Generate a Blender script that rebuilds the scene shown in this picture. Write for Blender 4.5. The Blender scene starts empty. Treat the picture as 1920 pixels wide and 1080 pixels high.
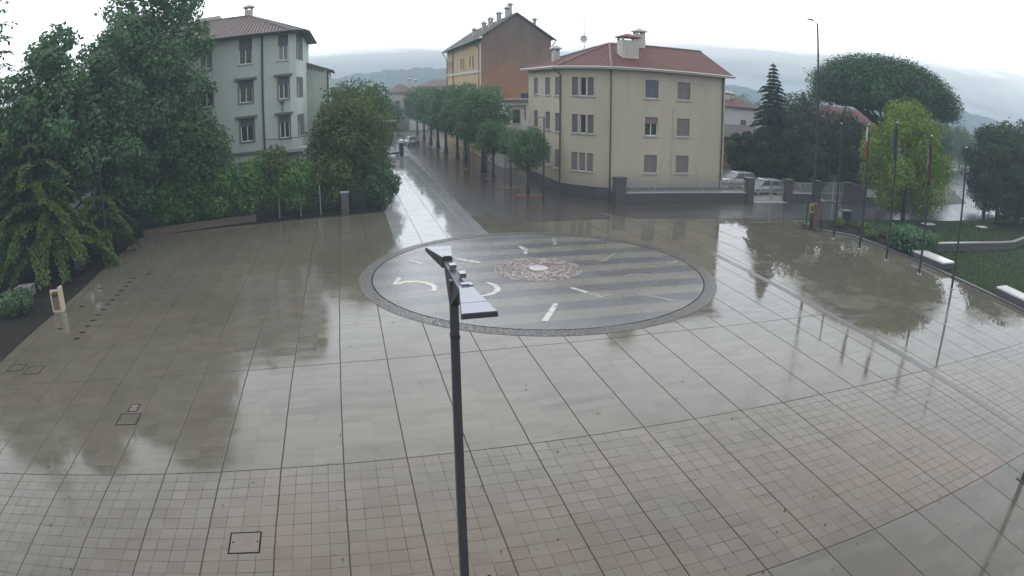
import bpy, bmesh, math, random
from mathutils import Matrix, Vector
R = math.radians
PI = math.pi
sc = bpy.context.scene
COL = sc.collection

# ------------------------------------------------------------------ helpers
class MB:
    """collects polygons, links them as ONE mesh object"""
    def __init__(s): s.v = []; s.f = []; s.uv = {}; s.m = {}
    def add(s, vs, fs, mi=0):
        b = len(s.v); s.v += [tuple(v) for v in vs]
        for f in fs:
            s.f.append(tuple(b + i for i in f))
            if mi: s.m[len(s.f) - 1] = mi
        return s
    def quad(s, a, b, c, d, uv=None, mi=0):
        s.add([a, b, c, d], [(0, 1, 2, 3)], mi)
        if uv: s.uv[len(s.f) - 1] = uv
        return s
    def poly(s, pts, uv=None, mi=0):
        s.add(pts, [tuple(range(len(pts)))], mi)
        if uv: s.uv[len(s.f) - 1] = uv
        return s
    def box(s, x0, x1, y0, y1, z0, z1, mi=0):
        return s.add([(x0,y0,z0),(x1,y0,z0),(x1,y1,z0),(x0,y1,z0),(x0,y0,z1),(x1,y0,z1),(x1,y1,z1),(x0,y1,z1)],
                     [(0,3,2,1),(4,5,6,7),(0,1,5,4),(1,2,6,5),(2,3,7,6),(3,0,4,7)], mi)
    def hexa(s, p, mi=0):
        return s.add(p, [(0,3,2,1),(4,5,6,7),(0,1,5,4),(1,2,6,5),(2,3,7,6),(3,0,4,7)], mi)
    def prism(s, pts, z0, z1, mi=0):
        n = len(pts)
        zz0 = z0 if hasattr(z0, '__len__') else [z0]*n
        zz1 = z1 if hasattr(z1, '__len__') else [z1]*n
        vs = [(p[0],p[1],zz0[i]) for i,p in enumerate(pts)] + [(p[0],p[1],zz1[i]) for i,p in enumerate(pts)]
        fs = [tuple(range(n))[::-1], tuple(range(n, 2*n))] + [(i,(i+1)%n,n+(i+1)%n,n+i) for i in range(n)]
        return s.add(vs, fs, mi)
    def tube(s, pts, rad, n=8, cap=True, mi=0):
        pts = [Vector(p) for p in pts]
        if not hasattr(rad, '__len__'): rad = [rad]*len(pts)
        rings = []
        prev = None
        for i, p in enumerate(pts):
            d = (pts[min(i+1,len(pts)-1)] - pts[max(i-1,0)]).normalized()
            if prev is None:
                a = Vector((1,0,0)) if abs(d.x) < .9 else Vector((0,1,0))
            else: a = prev
            u = (a - d*a.dot(d)).normalized(); w = d.cross(u); prev = u
            rings.append([p + (u*math.cos(2*PI*k/n) + w*math.sin(2*PI*k/n))*rad[i] for k in range(n)])
        vs = [v for r in rings for v in r]; fs = []
        for i in range(len(pts)-1):
            for k in range(n):
                fs.append((i*n+k, i*n+(k+1)%n, (i+1)*n+(k+1)%n, (i+1)*n+k))
        if cap: fs += [tuple(range(n))[::-1], tuple(range((len(pts)-1)*n, len(pts)*n))]
        return s.add(vs, fs, mi)
    def lathe(s, cx, cy, prof, n=16, mi=0):
        vs = []; fs = []
        for r, z in prof:
            for k in range(n): vs.append((cx+r*math.cos(2*PI*k/n), cy+r*math.sin(2*PI*k/n), z))
        for i in range(len(prof)-1):
            for k in range(n): fs.append((i*n+k, i*n+(k+1)%n, (i+1)*n+(k+1)%n, (i+1)*n+k))
        fs += [tuple(range(n))[::-1], tuple(range((len(prof)-1)*n, len(prof)*n))]
        return s.add(vs, fs, mi)
    def build(s, name, mat, parent=None, smooth=False, at=None):
        me = bpy.data.meshes.new(name)
        vs = s.v
        if at is not None: vs = [(v[0]-at[0], v[1]-at[1], v[2]-at[2]) for v in vs]
        me.from_pydata(vs, [], s.f)
        mats = mat if isinstance(mat, (list, tuple)) else [mat]
        for m in mats: me.materials.append(m)
        for k, mi in s.m.items(): me.polygons[k].material_index = mi
        if s.uv:
            L = me.uv_layers.new(name='UVMap')
            for fi, uv in s.uv.items():
                for k, li in enumerate(me.polygons[fi].loop_indices): L.data[li].uv = uv[k]
        if smooth:
            for p in me.polygons: p.use_smooth = True
        me.update()
        o = bpy.data.objects.new(name, me); COL.objects.link(o)
        if at is not None: o.location = at
        if parent is not None:
            o.parent = parent
            if at is None: o.location = -Vector(parent_world(parent))
            else: o.location = Vector(at) - Vector(parent_world(parent))
        return o

def parent_world(p):
    loc = Vector(p.location)
    while p.parent is not None:
        p = p.parent; loc += Vector(p.location)
    return loc

def tag(o, label=None, cat=None, group=None, kind=None):
    if label: o['label'] = label
    if cat: o['category'] = cat
    if group: o['group'] = group
    if kind: o['kind'] = kind
    return o
def thing(name, label, cat, loc=(0,0,0), group=None):
    o = bpy.data.objects.new(name, None); COL.objects.link(o); o.location = loc
    o.empty_display_size = .3
    return tag(o, label, cat, group)
def struct(name, mb, mat, label=None, smooth=False, cat=None):
    o = mb.build(name, mat, None, smooth); o['kind'] = 'structure'
    if label: o['label'] = label
    o['category'] = cat or name.replace('_', ' ')
    return o
def dup(root, loc, rotz=0, label=None, scale=1):
    r = root.copy(); COL.objects.link(r); r.location = loc; r.rotation_euler = (0,0,rotz); r.scale = (scale,)*3
    if label: r['label'] = label
    for ch in list(root.children):
        c = ch.copy(); COL.objects.link(c); c.parent = r
        for g in list(ch.children):
            d = g.copy(); COL.objects.link(d); d.parent = c
    return r
def lerp(a, b, t): return a + (b-a)*t

# ------------------------------------------------------------------ node helpers
class Sock:
    def __init__(s, nt, o): s.nt = nt; s.o = o
    def _m(s, op, *a, clamp=False):
        n = s.nt.nodes.new('ShaderNodeMath'); n.operation = op; n.use_clamp = clamp
        for i, q in enumerate((s,)+a):
            if isinstance(q, Sock): s.nt.links.new(q.o, n.inputs[i])
            else: n.inputs[i].default_value = q
        return Sock(s.nt, n.outputs[0])
    def __add__(s, b): return s._m('ADD', b)
    def __radd__(s, b): return s._m('ADD', b)
    def __sub__(s, b): return s._m('SUBTRACT', b)
    def __rsub__(s, b): return (s*-1)+b
    def __mul__(s, b): return s._m('MULTIPLY', b)
    def __rmul__(s, b): return s._m('MULTIPLY', b)
    def __truediv__(s, b): return s._m('DIVIDE', b)
    def floor(s): return s._m('FLOOR')
    def fract(s): return s._m('FRACT')
    def abs(s): return s._m('ABSOLUTE')
    def lt(s, b): return s._m('LESS_THAN', b)
    def gt(s, b): return s._m('GREATER_THAN', b)
    def min(s, b): return s._m('MINIMUM', b)
    def max(s, b): return s._m('MAXIMUM', b)
    def sin(s): return s._m('SINE')
    def asin(s): return s._m('ARCSINE')
    def atan2(s, b): return s._m('ARCTAN2', b)
    def pow(s, b): return s._m('POWER', b)
    def clamp(s): return s._m('ADD', 0.0, clamp=True)
    def step(s, a, b):
        n = s.nt.nodes.new('ShaderNodeMapRange'); n.interpolation_type = 'SMOOTHSTEP'
        s.nt.links.new(s.o, n.inputs[0]); n.inputs[1].default_value = a; n.inputs[2].default_value = b
        return Sock(s.nt, n.outputs[0])
class NT:
    def __init__(s, nt): s.nt = nt
    def node(s, t, **k):
        n = s.nt.nodes.new(t)
        for a, b in k.items(): setattr(n, a, b)
        return n
    def S(s, o): return Sock(s.nt, o)
    def link(s, a, b): s.nt.links.new(a.o if isinstance(a, Sock) else a, b)
    def coord(s, which='Object'): return s.S(s.node('ShaderNodeTexCoord').outputs[which])
    def sep(s, v):
        n = s.node('ShaderNodeSeparateXYZ'); s.link(v, n.inputs[0]); return [s.S(o) for o in n.outputs]
    def comb(s, x, y, z=0.0):
        n = s.node('ShaderNodeCombineXYZ')
        for i, q in enumerate((x, y, z)):
            if isinstance(q, Sock): s.link(q, n.inputs[i])
            else: n.inputs[i].default_value = q
        return s.S(n.outputs[0])
    def scale(s, v, k):
        n = s.node('ShaderNodeVectorMath', operation='MULTIPLY'); s.link(v, n.inputs[0])
        n.inputs[1].default_value = k if hasattr(k, '__len__') else (k, k, k); return s.S(n.outputs[0])
    def noise(s, v, sc_, det=3, rough=.5, dist=0):
        n = s.node('ShaderNodeTexNoise'); s.link(v, n.inputs['Vector'])
        n.inputs['Scale'].default_value = sc_; n.inputs['Detail'].default_value = det
        n.inputs['Roughness'].default_value = rough; n.inputs['Distortion'].default_value = dist
        return s.S(n.outputs[0])
    def white(s, v):
        n = s.node('ShaderNodeTexWhiteNoise', noise_dimensions='3D'); s.link(v, n.inputs['Vector']); return s.S(n.outputs[0])
    def voro(s, v, sc_, feature='F1', out=0, rnd=1.0):
        n = s.node('ShaderNodeTexVoronoi', feature=feature); s.link(v, n.inputs['Vector'])
        n.inputs['Scale'].default_value = sc_; n.inputs['Randomness'].default_value = rnd
        return s.S(n.outputs[out])
    def mix(s, f, a, b):
        n = s.node('ShaderNodeMix', data_type='RGBA')
        for q, i in ((f, 0), (a, 6), (b, 7)):
            if isinstance(q, Sock): s.link(q, n.inputs[i])
            elif i: n.inputs[i].default_value = (*q, 1)
            else: n.inputs[i].default_value = q
        return s.S(n.outputs[2])
    def hsv(s, c, v=1.0, sat=1.0):
        n = s.node('ShaderNodeHueSaturation')
        if isinstance(c, Sock): s.link(c, n.inputs['Color'])
        else: n.inputs['Color'].default_value = (*c, 1)
        for q, nm in ((v, 'Value'), (sat, 'Saturation')):
            if isinstance(q, Sock): s.link(q, n.inputs[nm])
            else: n.inputs[nm].default_value = q
        return s.S(n.outputs[0])
    def bump(s, h, dist=.01, strength=1.0):
        n = s.node('ShaderNodeBump'); s.link(h, n.inputs['Height']); n.inputs['Distance'].default_value = dist
        if isinstance(strength, Sock): s.link(strength, n.inputs['Strength'])
        else: n.inputs['Strength'].default_value = strength
        return s.S(n.outputs[0])
def new_mat(name):
    m = bpy.data.materials.new(name); m.use_nodes = True
    nt = NT(m.node_tree); b = m.node_tree.nodes['Principled BSDF']
    return m, nt, b
def setin(nt, b, **k):
    for nm, q in k.items():
        i = b.inputs[nm.replace('_', ' ')]
        if isinstance(q, Sock): nt.link(q, i)
        elif hasattr(q, '__len__') and len(q) == 3: i.default_value = (*q, 1)
        else: i.default_value = q
def plain(name, col, rough=.6, metal=0, var=.12, sc_=1.5, bump=0):
    m, nt, b = new_mat(name)
    co = nt.coord(); n = nt.noise(co, sc_, 5, .6)
    setin(nt, b, Base_Color=nt.hsv(col, n*(2*var)+(1-var)), Roughness=n*.2+(rough-.1), Metallic=metal)
    if bump: setin(nt, b, Normal=nt.bump(nt.noise(co, sc_*14, 3), bump))
    return m
M = {}
def leaf_mat(name, c0, c1, trans=.25):
    m, nt, b = new_mat(name)
    g = nt.node('ShaderNodeNewGeometry'); rnd = nt.S(g.outputs['Random Per Island'])
    n = nt.noise(nt.coord(), .45, 3)
    col = nt.mix((rnd*.6 + n*.9 - .3).clamp(), c0, c1)
    setin(nt, b, Base_Color=col, Roughness=.65)
    b.inputs['Specular IOR Level'].default_value = .12
    t = nt.node('ShaderNodeBsdfTranslucent'); nt.link(nt.hsv(col, 1.3), t.inputs[0])
    mx = nt.node('ShaderNodeMixShader'); mx.inputs[0].default_value = trans
    out = m.node_tree.nodes['Material Output']
    m.node_tree.links.new(b.outputs[0], mx.inputs[1]); m.node_tree.links.new(t.outputs[0], mx.inputs[2])
    m.node_tree.links.new(mx.outputs[0], out.inputs[0])
    return m

# ------------------------------------------------------------------ plain materials
M['dark_metal'] = plain('dark_metal', (.025,.024,.027), .5, .0)
M['lamp_top'] = plain('lamp_top', (.17,.185,.21), .16, .45, .08)
M['drain'] = plain('drain_stone', (.06,.055,.045), .3, 0, .3, 2)
M['steel'] = plain('steel', (.45,.46,.47), .35, .8)
M['pipe'] = plain('downpipe_metal', (.06,.055,.05), .5)
M['rail_paint'] = plain('rail_paint', (.33,.34,.32), .45)
M['white_paint'] = plain('white_paint', (.75,.75,.72), .5)
M['concrete'] = plain('concrete', (.3,.29,.27), .35, 0, .2)
M['bench_stone'] = plain('bench_stone', (.62,.62,.6), .18, 0, .12)
M['dark_wall'] = plain('dark_stone', (.075,.07,.075), .5, 0, .25, .8)
M['coping'] = plain('coping', (.42,.42,.4), .3, 0, .15)
M['tan_wall'] = plain('tan_render', (.12,.09,.055), .7, 0, .3)
M['glass'] = plain('window_glass', (.04,.045,.05), .08)
M['glass_curtain'] = plain('curtained_glass', (.2,.2,.18), .15, 0, .3, 4)
M['shutter_grey'] = plain('grey_shutter', (.11,.11,.13), .6)
M['shutter_red'] = plain('mauve_shutter', (.2,.155,.155), .6)
M['frame_white'] = plain('white_frame', (.66,.66,.6), .5)
M['trim_stone'] = plain('stone_trim', (.15,.16,.14), .7)
M['bark'] = plain('bark', (.05,.042,.035), .8, 0, .35, 3)
M['stake'] = plain('wood_stake', (.16,.12,.085), .7)
M['soil'] = plain('soil', (.022,.019,.015), .95, 0, .35, 1); M['soil'].node_tree.nodes['Principled BSDF'].inputs['Specular IOR Level'].default_value = .08
M['pit'] = plain('red_pit', (.13,.055,.038), .5, 0, .3, 2); M['lid'] = plain('brown_lid', (.13,.1,.08), .5, 0, .35, 3)
M['black_rubber'] = plain('tyre', (.014,.014,.014), .9); M['black_rubber'].node_tree.nodes['Principled BSDF'].inputs['Specular IOR Level'].default_value = .03
M['car_silver'] = plain('car_silver', (.3,.31,.32), .22, .3, .04)
M['car_white'] = plain('car_white', (.72,.72,.68), .25, 0, .04)
M['car_dark'] = plain('car_dark', (.04,.045,.06), .25, .2, .04)
M['red'] = plain('red_lens', (.4,.03,.02), .3)
M['yellow'] = plain('yellow_panel', (.3,.27,.08), .5)
M['rust'] = plain('rust', (.13,.065,.042), .7)
M['green_mesh'] = plain('green_mesh', (.03,.05,.04), .6)
M['flag_white'] = plain('flag_white', (.5,.5,.48), .7)
M['flag_red'] = plain('flag_red', (.28,.06,.045), .7)
M['flag_blue'] = plain('flag_blue', (.03,.04,.075), .7)
M['flag_maroon'] = plain('flag_maroon', (.1,.035,.04), .7)
M['beige_wood'] = plain('beige_wood', (.5,.44,.3), .5)
M['brown_wood'] = plain('brown_wood', (.2,.13,.08), .5)
M['purple_dark'] = plain('dark_lamp_paint', (.046,.043,.05), .45)

def stucco(name, col, streak=.18, top_soot=0):
    m, nt, b = new_mat(name)
    co = nt.coord(); x, y, z = nt.sep(co)
    n1 = nt.noise(nt.scale(co, (.5,.5,.12)), 1.0, 5, .6)
    n2 = nt.noise(co, 6, 3)
    n3 = nt.noise(nt.scale(co, (2.2,2.2,.1)), 1.0, 4, .7)
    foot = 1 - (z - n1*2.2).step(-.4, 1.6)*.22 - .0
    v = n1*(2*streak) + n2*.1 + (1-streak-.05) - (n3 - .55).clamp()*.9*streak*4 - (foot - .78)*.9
    setin(nt, b, Base_Color=nt.hsv(col, v), Roughness=.8, Normal=nt.bump(n2, .01))
    return m
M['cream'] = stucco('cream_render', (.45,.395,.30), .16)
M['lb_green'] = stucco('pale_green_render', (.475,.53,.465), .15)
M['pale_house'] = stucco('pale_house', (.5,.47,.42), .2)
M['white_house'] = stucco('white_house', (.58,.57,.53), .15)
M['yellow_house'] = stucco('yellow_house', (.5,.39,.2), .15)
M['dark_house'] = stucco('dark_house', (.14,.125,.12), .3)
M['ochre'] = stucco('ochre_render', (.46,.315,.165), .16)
# orange gable: patchy stained render
m, nt, b = new_mat('orange_stained_render'); M['orange'] = m
co = nt.coord(); x, y, z = nt.sep(co)
nA = nt.noise(nt.scale(co, (.35,.35,.14)), 1.0, 6, .6, .6)
nB = nt.noise(nt.scale(co, (.9,.9,.25)), 1.0, 5, .65)
up = z.step(8, 17)
stain = (nA*1.4 + up*.95 + nB*.7 - 1.02).clamp()
setin(nt, b, Base_Color=nt.mix(stain, (.36,.185,.1), (.145,.115,.1)), Roughness=.85, Normal=nt.bump(nB, .02))

def roof_mat(name, c0, c1):
    m, nt, b = new_mat(name)
    uv = nt.coord('UV'); u, v, _ = nt.sep(uv)
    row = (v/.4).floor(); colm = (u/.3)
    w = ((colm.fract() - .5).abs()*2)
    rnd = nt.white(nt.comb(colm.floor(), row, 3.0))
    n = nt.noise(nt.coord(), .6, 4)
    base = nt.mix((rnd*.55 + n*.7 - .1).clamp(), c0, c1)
    setin(nt, b, Base_Color=nt.hsv(base, (w.step(0,1))*1.5 + .2), Roughness=rnd*.15+.7, Specular_IOR_Level=.2,  # tile ridges lightened, channels darkened: relief light and shade put in the colour
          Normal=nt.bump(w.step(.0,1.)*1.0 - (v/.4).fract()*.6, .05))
    return m
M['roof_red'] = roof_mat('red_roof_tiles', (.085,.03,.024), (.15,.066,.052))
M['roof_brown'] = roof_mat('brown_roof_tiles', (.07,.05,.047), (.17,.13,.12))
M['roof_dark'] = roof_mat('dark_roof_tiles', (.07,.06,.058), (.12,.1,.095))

# ------------------------------------------------------------------ ground materials
SP = 1.60374; OFF = -8.69459 - 6*SP; T1 = 14.2784; T2 = 7.8173
def paving(name, c_lo, c_hi, wet=1.0, kind='plaza'):
    m, nt, b = new_mat(name)
    co = nt.coord(); x, y, z = nt.sep(co)
    wob = nt.noise(co, .7, 3); wob2 = nt.noise(nt.scale(co, (1.0,1.0,1.0)), 1.9, 2)
    x0_, y0_ = x, y; x = x + (wob - .5)*.035 + (wob2-.5)*.012; y = y + (wob2 - .5)*.03
    u = (x - OFF)/SP; iu = u.floor(); fx = u.fract()*SP
    dstrip = fx.min(SP - fx)
    strip = 1 - dstrip.step(.008, .024)
    small = y.gt(T2)*y.lt(T1) if kind == 'plaza' else None
    # small square tiles
    ts = SP/4
    cx = (fx/ts); cy = ((y - T2)/ts)
    rowshift = 0.0
    dsx = (cx.fract()*ts).min(ts - cx.fract()*ts); dsy = (cy.fract()*ts).min(ts - cy.fract()*ts)
    jit = nt.noise(co, 1.3, 2)
    js = (1 - dsx.step(.002, .010)).max(1 - dsy.step(.002, .010)) * (jit*2.0-.35).clamp()
    idS = nt.comb(iu*4 + cx.floor(), cy.floor(), 1.0)
    # long slabs
    hx = fx/(SP/2); colid = iu*2 + hx.floor()
    sh = nt.white(nt.comb(colid, 7.0, 2.0))
    ly = y/.4 + sh*3.0
    dlx = (hx.fract()*(SP/2)).min(SP/2 - hx.fract()*(SP/2)); dly = (ly.fract()*.4).min(.4 - ly.fract()*.4)
    jl = ((1 - dlx.step(.002, .01))*.35).max((1 - dly.step(.002, .012))*.35)*(jit*2.6-1.0).clamp()
    idL = nt.comb(colid, ly.floor(), 5.0)
    if kind == 'plaza':
        band = ((y - T2)/(SP*4)).fract()*(SP*4)
        big = (1 - (band.min(SP*4 - band)).step(.006, .024)) * (y.gt(27).__rsub__(1.0))
        sx = nt.node('ShaderNodeMix', data_type='VECTOR')
        nt.link(small, sx.inputs[0]); nt.link(idL, sx.inputs[4]); nt.link(idS, sx.inputs[5])
        ids = nt.S(sx.outputs[1])
        joint = (strip.max(big)).max(small*js + (1-small)*jl)
    else:
        ids = idL; joint = (strip*.8).max(jl)
    rnd = nt.white(ids)
    nL = nt.noise(co, .16, 4, .55, .4)      # broad damp / dirt patches
    nM = nt.noise(co, 1.1, 4, .6)
    nF = nt.noise(co, 22, 2); nS = nt.noise(nt.scale(co, (.7,3.2,1)), 1.0, 4, .6)
    c = nt.mix((rnd*.28 + nL*.95 + nM*.55 - .43).clamp(), c_lo, c_hi)
    pink = nt.white(nt.scale(ids, (1.3, 1.7, 2.1))).gt(.9)
    c = nt.mix(pink*.14, c, (.17,.11,.08))
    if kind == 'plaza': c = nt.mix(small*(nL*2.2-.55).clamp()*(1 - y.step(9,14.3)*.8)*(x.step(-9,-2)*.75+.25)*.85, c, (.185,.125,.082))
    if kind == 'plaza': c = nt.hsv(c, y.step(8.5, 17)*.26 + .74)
    spots = 1 - nt.voro(co, 1.4).step(.035, .09)
    stain = nt.noise(co, .55, 6, .7, .8).step(.56, .72)
    c = nt.mix((spots*nM*.9 + stain*.28).clamp(), c, (.035,.031,.025))
    c = nt.mix(joint*.7, c, (.026,.023,.019))
    # puddles: hollows where the water stands
    pud = nt.noise(nt.comb(x, y*1.0, 0.0), .21, 5, .6, .5)
    pm = (pud - (nM-.5)*.06 + x.step(15, 26)*.07).step(.47, .55)
    right = x.step(14, 24)
    pm = pm*(right*.6 + .4)
    rough = (nM*.12 + rnd*.05 + .03)*(1 - pm*.85)*(1 if kind == 'plaza' else .45) + joint*.25
    h = nF*.05 + nM*.25 - joint*1.2 + (rnd - .5)*((ly.fract() - .5))*.55
    setin(nt, b, Base_Color=nt.hsv(c, 1 - pm*.18), Roughness=rough, IOR=1.4,
          Normal=nt.bump(h, .004, 1 - pm*.85), Specular_IOR_Level=((nS*.9 + rnd*.25 + .42)*(1-joint)*.44).max(.02))
    return m
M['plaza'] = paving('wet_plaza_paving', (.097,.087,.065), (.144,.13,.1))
M['avenue'] = paving('wet_avenue_slabs', (.2,.203,.205), (.3,.303,.305), kind='street')

def setts(name, c0, c1, sc_=9, rough=.25, bump=.02):
    m, nt, b = new_mat(name)
    co = nt.coord()
    d = nt.voro(co, sc_, 'DISTANCE_TO_EDGE', 0, .8)
    cell = nt.S(nt.node('ShaderNodeSeparateColor').outputs[0])
    vn = nt.node('ShaderNodeTexVoronoi', feature='F1'); nt.link(co, vn.inputs[0]); vn.inputs['Scale'].default_value = sc_; vn.inputs['Randomness'].default_value = .8
    sp_ = nt.node('ShaderNodeSeparateColor'); nt.link(vn.outputs['Color'], sp_.inputs[0]); r1 = nt.S(sp_.outputs[0])
    n = nt.noise(co, .5, 4)
    g = d.step(.0, .08)
    c = nt.mix((r1*.7 + n*.5 - .1).clamp(), c0, c1)
    setin(nt, b, Base_Color=nt.mix(g, tuple(q*.55 for q in c0), c), Roughness=n*.2+rough-.1, Normal=nt.bump(g + r1*.3, bump))
    return m
M['cobble'] = setts('cobble_ring', (.055,.048,.04), (.1,.09,.077), 6.5, .35, .015)
M['cobble_centre'] = setts('cobble_centre', (.09,.066,.055), (.36,.3,.265), 4.2, .35, .03)
M['porphyry'] = setts('porphyry_setts', (.05,.043,.04), (.088,.074,.068), 8, .16, .004)
M['gutter_setts'] = setts('dark_setts', (.018,.017,.018), (.036,.034,.034), 9, .22, .004)

m, nt, b = new_mat('roundabout_asphalt'); M['disc'] = m
co = nt.coord(); x, y, z = nt.sep(co)
n = nt.noise(co, .5, 4); nF = nt.noise(co, 60, 2); nE = nt.noise(co, 1.6, 3)
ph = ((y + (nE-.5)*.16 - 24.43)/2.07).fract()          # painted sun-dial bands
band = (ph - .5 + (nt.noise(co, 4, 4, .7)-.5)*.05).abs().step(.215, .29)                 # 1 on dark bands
band = (1 - band)*(x.step(.5, 9)*.55 + .45)  # bands fade leftwards: sky reflection washing them out is put into the colour
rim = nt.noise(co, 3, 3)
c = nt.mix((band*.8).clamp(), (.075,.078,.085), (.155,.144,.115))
setin(nt, b, Base_Color=nt.hsv(c, n*.5+.75), Roughness=n*.2+.17, Normal=nt.bump(nF*.5+n, .004))

m, nt, b = new_mat('road_asphalt'); M['asphalt'] = m
co = nt.coord(); n = nt.noise(co, .3, 4); nF = nt.noise(co, 40, 2)
setin(nt, b, Base_Color=nt.hsv((.055,.055,.06), n*.6+.7), Roughness=n*.25+.08, Normal=nt.bump(nF, .002))
m, nt, b = new_mat('earth'); M['earth'] = m
co = nt.coord(); n = nt.noise(co, .05, 5); n2 = nt.noise(co, 1.5, 3)
setin(nt, b, Base_Color=nt.mix((n*.7+n2*.5-.1).clamp(), (.03,.035,.02), (.055,.065,.03)), Roughness=.8)
m, nt, b = new_mat('lawn'); M['lawn'] = m
co = nt.coord(); n = nt.noise(co, .35, 5, .65); n2 = nt.noise(co, 9, 3)
setin(nt, b, Base_Color=nt.mix((n*1.3+n2*.5-.45).clamp(), (.009,.025,.006), (.04,.036,.015)), Roughness=.9, Specular_IOR_Level=.05, Normal=nt.bump(n2, .05))
m, nt, b = new_mat('wooded_hill'); M['hill'] = m
co = nt.coord(); n = nt.noise(co, .012, 4); n2 = nt.noise(co, .11, 4, .6)
setin(nt, b, Base_Color=nt.mix((n*.6+n2*.8-.2).clamp(), (.016,.036,.022), (.05,.085,.045)), Roughness=.9)
m, nt, b = new_mat('road_paint'); M['paint'] = m
co = nt.coord(); n = nt.noise(co, 3.5, 5, .7); px_, py_, pz_ = nt.sep(co)
worn = px_.step(7.2, 12.5)*.24
setin(nt, b, Base_Color=nt.mix((n - worn).step(.3,.52), (.15,.142,.125), (.47,.455,.41)), Roughness=.4)

# ------------------------------------------------------------------ camera
cam = bpy.data.cameras.new('camera'); camo = bpy.data.objects.new('camera', cam); COL.objects.link(camo)
RM = [[0.973749219140721, 0.0782470036074597, -0.213751876364374],
      [-0.22757833104873482, 0.31595902756476135, -0.9210743705789467],
      [-0.004534474601198814, 0.94554074440332, 0.3254721788621978]]
mw = Matrix(RM).to_4x4(); mw.translation = (0, 0, 8.8); camo.matrix_world = mw
cam.type = 'PANO'; cam.panorama_type = 'FISHEYE_LENS_POLYNOMIAL'      # the webcam's wide barrel lens
cam.sensor_width = 36; cam.sensor_height = 20.25; cam.fisheye_fov = PI
cam.fisheye_polynomial_k0 = 0
cam.fisheye_polynomial_k1 = -0.042555196634922396
cam.fisheye_polynomial_k2 = -7.166986972263481e-05
cam.fisheye_polynomial_k3 = 5.446786016263793e-06
cam.fisheye_polynomial_k4 = -5.071617635654744e-07
cam.shift_x = 24.595/1920; cam.shift_y = 37.102/1080
cam.clip_start = .1; cam.clip_end = 5000
sc.camera = camo
sc.render.engine = 'CYCLES'; cy_ = sc.cycles; cy_.max_bounces = 6; cy_.diffuse_bounces = 2; cy_.glossy_bounces = 3; cy_.transmission_bounces = 3; cy_.volume_bounces = 0; cy_.caustics_reflective = False; cy_.caustics_refractive = False
sc.view_settings.view_transform = 'Standard'; sc.view_settings.look = 'None'; sc.view_settings.exposure = 0.28; sc.view_settings.gamma = 1

# ------------------------------------------------------------------ light
SUN_AZ = R(10); SUN_EL = R(62)      # direction TO the veiled sun, azimuth from +Y towards +X
w = bpy.data.worlds.new('World'); sc.world = w; w.use_nodes = True
w.node_tree.nodes.clear(); nt = NT(w.node_tree)
out = nt.node('ShaderNodeOutputWorld'); bg1 = nt.node('ShaderNodeBackground'); bg2 = nt.node('ShaderNodeBackground'); ad = nt.node('ShaderNodeAddShader')
sky = nt.node('ShaderNodeTexSky', sky_type='NISHITA', sun_disc=False)
sky.sun_elevation = SUN_EL; sky.sun_rotation = SUN_AZ
nt.link(sky.outputs[0], bg1.inputs[0]); bg1.inputs[1].default_value = .05
d = nt.coord('Generated'); x, y, z = nt.sep(d)
el = z.max(-1).asin()*(180/PI)
cl = nt.noise(nt.scale(d, (3.6,3.6,26)), 1.0, 7, .62, .6)
cl2 = nt.noise(nt.scale(d, (2.0,2.0,5)), 1.3, 5, .6, .2)
# overcast luminance: bright veil ahead, duller behind the camera
fwd = (y*.95 - x*.08 + z*.4).step(-.6, .95)
lobe = el.step(20, 52)*-1 + 1
lum = fwd*(lobe*1.2 + .06) + .98
lum = lum*(cl2*.3 + .85)
# low cloud bank along the horizon, higher towards the right
azr = x.atan2(y)*(180/PI)
edge = 3.2 + azr.step(12, 60)*2.6 + (cl - .5)*4.5
bank = 1 - (el - edge).step(-.5, .7)
gap = (cl2 - .5)*4 + 1.35
openb = (1 - (el - gap).abs().step(.25, .9))*azr.step(25, 36)*.8
bank = bank*(1 - openb)
cbank = nt.mix(cl.step(.3,.7), (.62,.64,.68), (.98,.99,1.0))
cveil = nt.mix(.0, (.975,1.0,1.03), (1,1,1))
vs_ = nt.node('ShaderNodeVectorMath', operation='SCALE'); nt.link(cveil, vs_.inputs[0]); nt.link(lum, vs_.inputs['Scale'])
skycol = nt.mix(bank*.95, nt.S(vs_.outputs[0]), cbank)
below = z.lt(-.002)
skycol = nt.mix(below, skycol, (.25,.25,.25))
nt.link(skycol, bg2.inputs[0]); bg2.inputs[1].default_value = 1.0
nt.link(bg1.outputs[0], ad.inputs[0]); nt.link(bg2.outputs[0], ad.inputs[1]); nt.link(ad.outputs[0], out.inputs[0])
sl = bpy.data.lights.new('sun', 'SUN'); sl.energy = .6; sl.angle = R(70); sl.color = (1,.96,.9)
so = bpy.data.objects.new('sun', sl); COL.objects.link(so)
sd = Vector((math.sin(SUN_AZ)*math.cos(SUN_EL), math.cos(SUN_AZ)*math.cos(SUN_EL), math.sin(SUN_EL)))
so.rotation_euler = sd.to_track_quat('Z', 'Y').to_euler()

# ------------------------------------------------------------------ air
hz = MB().box(-700, 1400, -400, 1300, -2, 62)
m = bpy.data.materials.new('haze_air'); m.use_nodes = True; m.node_tree.nodes.clear()
ho = m.node_tree.nodes.new('ShaderNodeOutputMaterial'); hv = m.node_tree.nodes.new('ShaderNodeVolumePrincipled')
hv.inputs['Color'].default_value = (.455,.57,.65,1); hv.inputs['Density'].default_value = .0017
m.node_tree.links.new(hv.outputs[0], ho.inputs['Volume'])
o = hz.build('haze', m); o['kind'] = 'stuff'; o['category'] = 'haze'; o['label'] = 'thin grey damp air over the square and hills'

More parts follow.
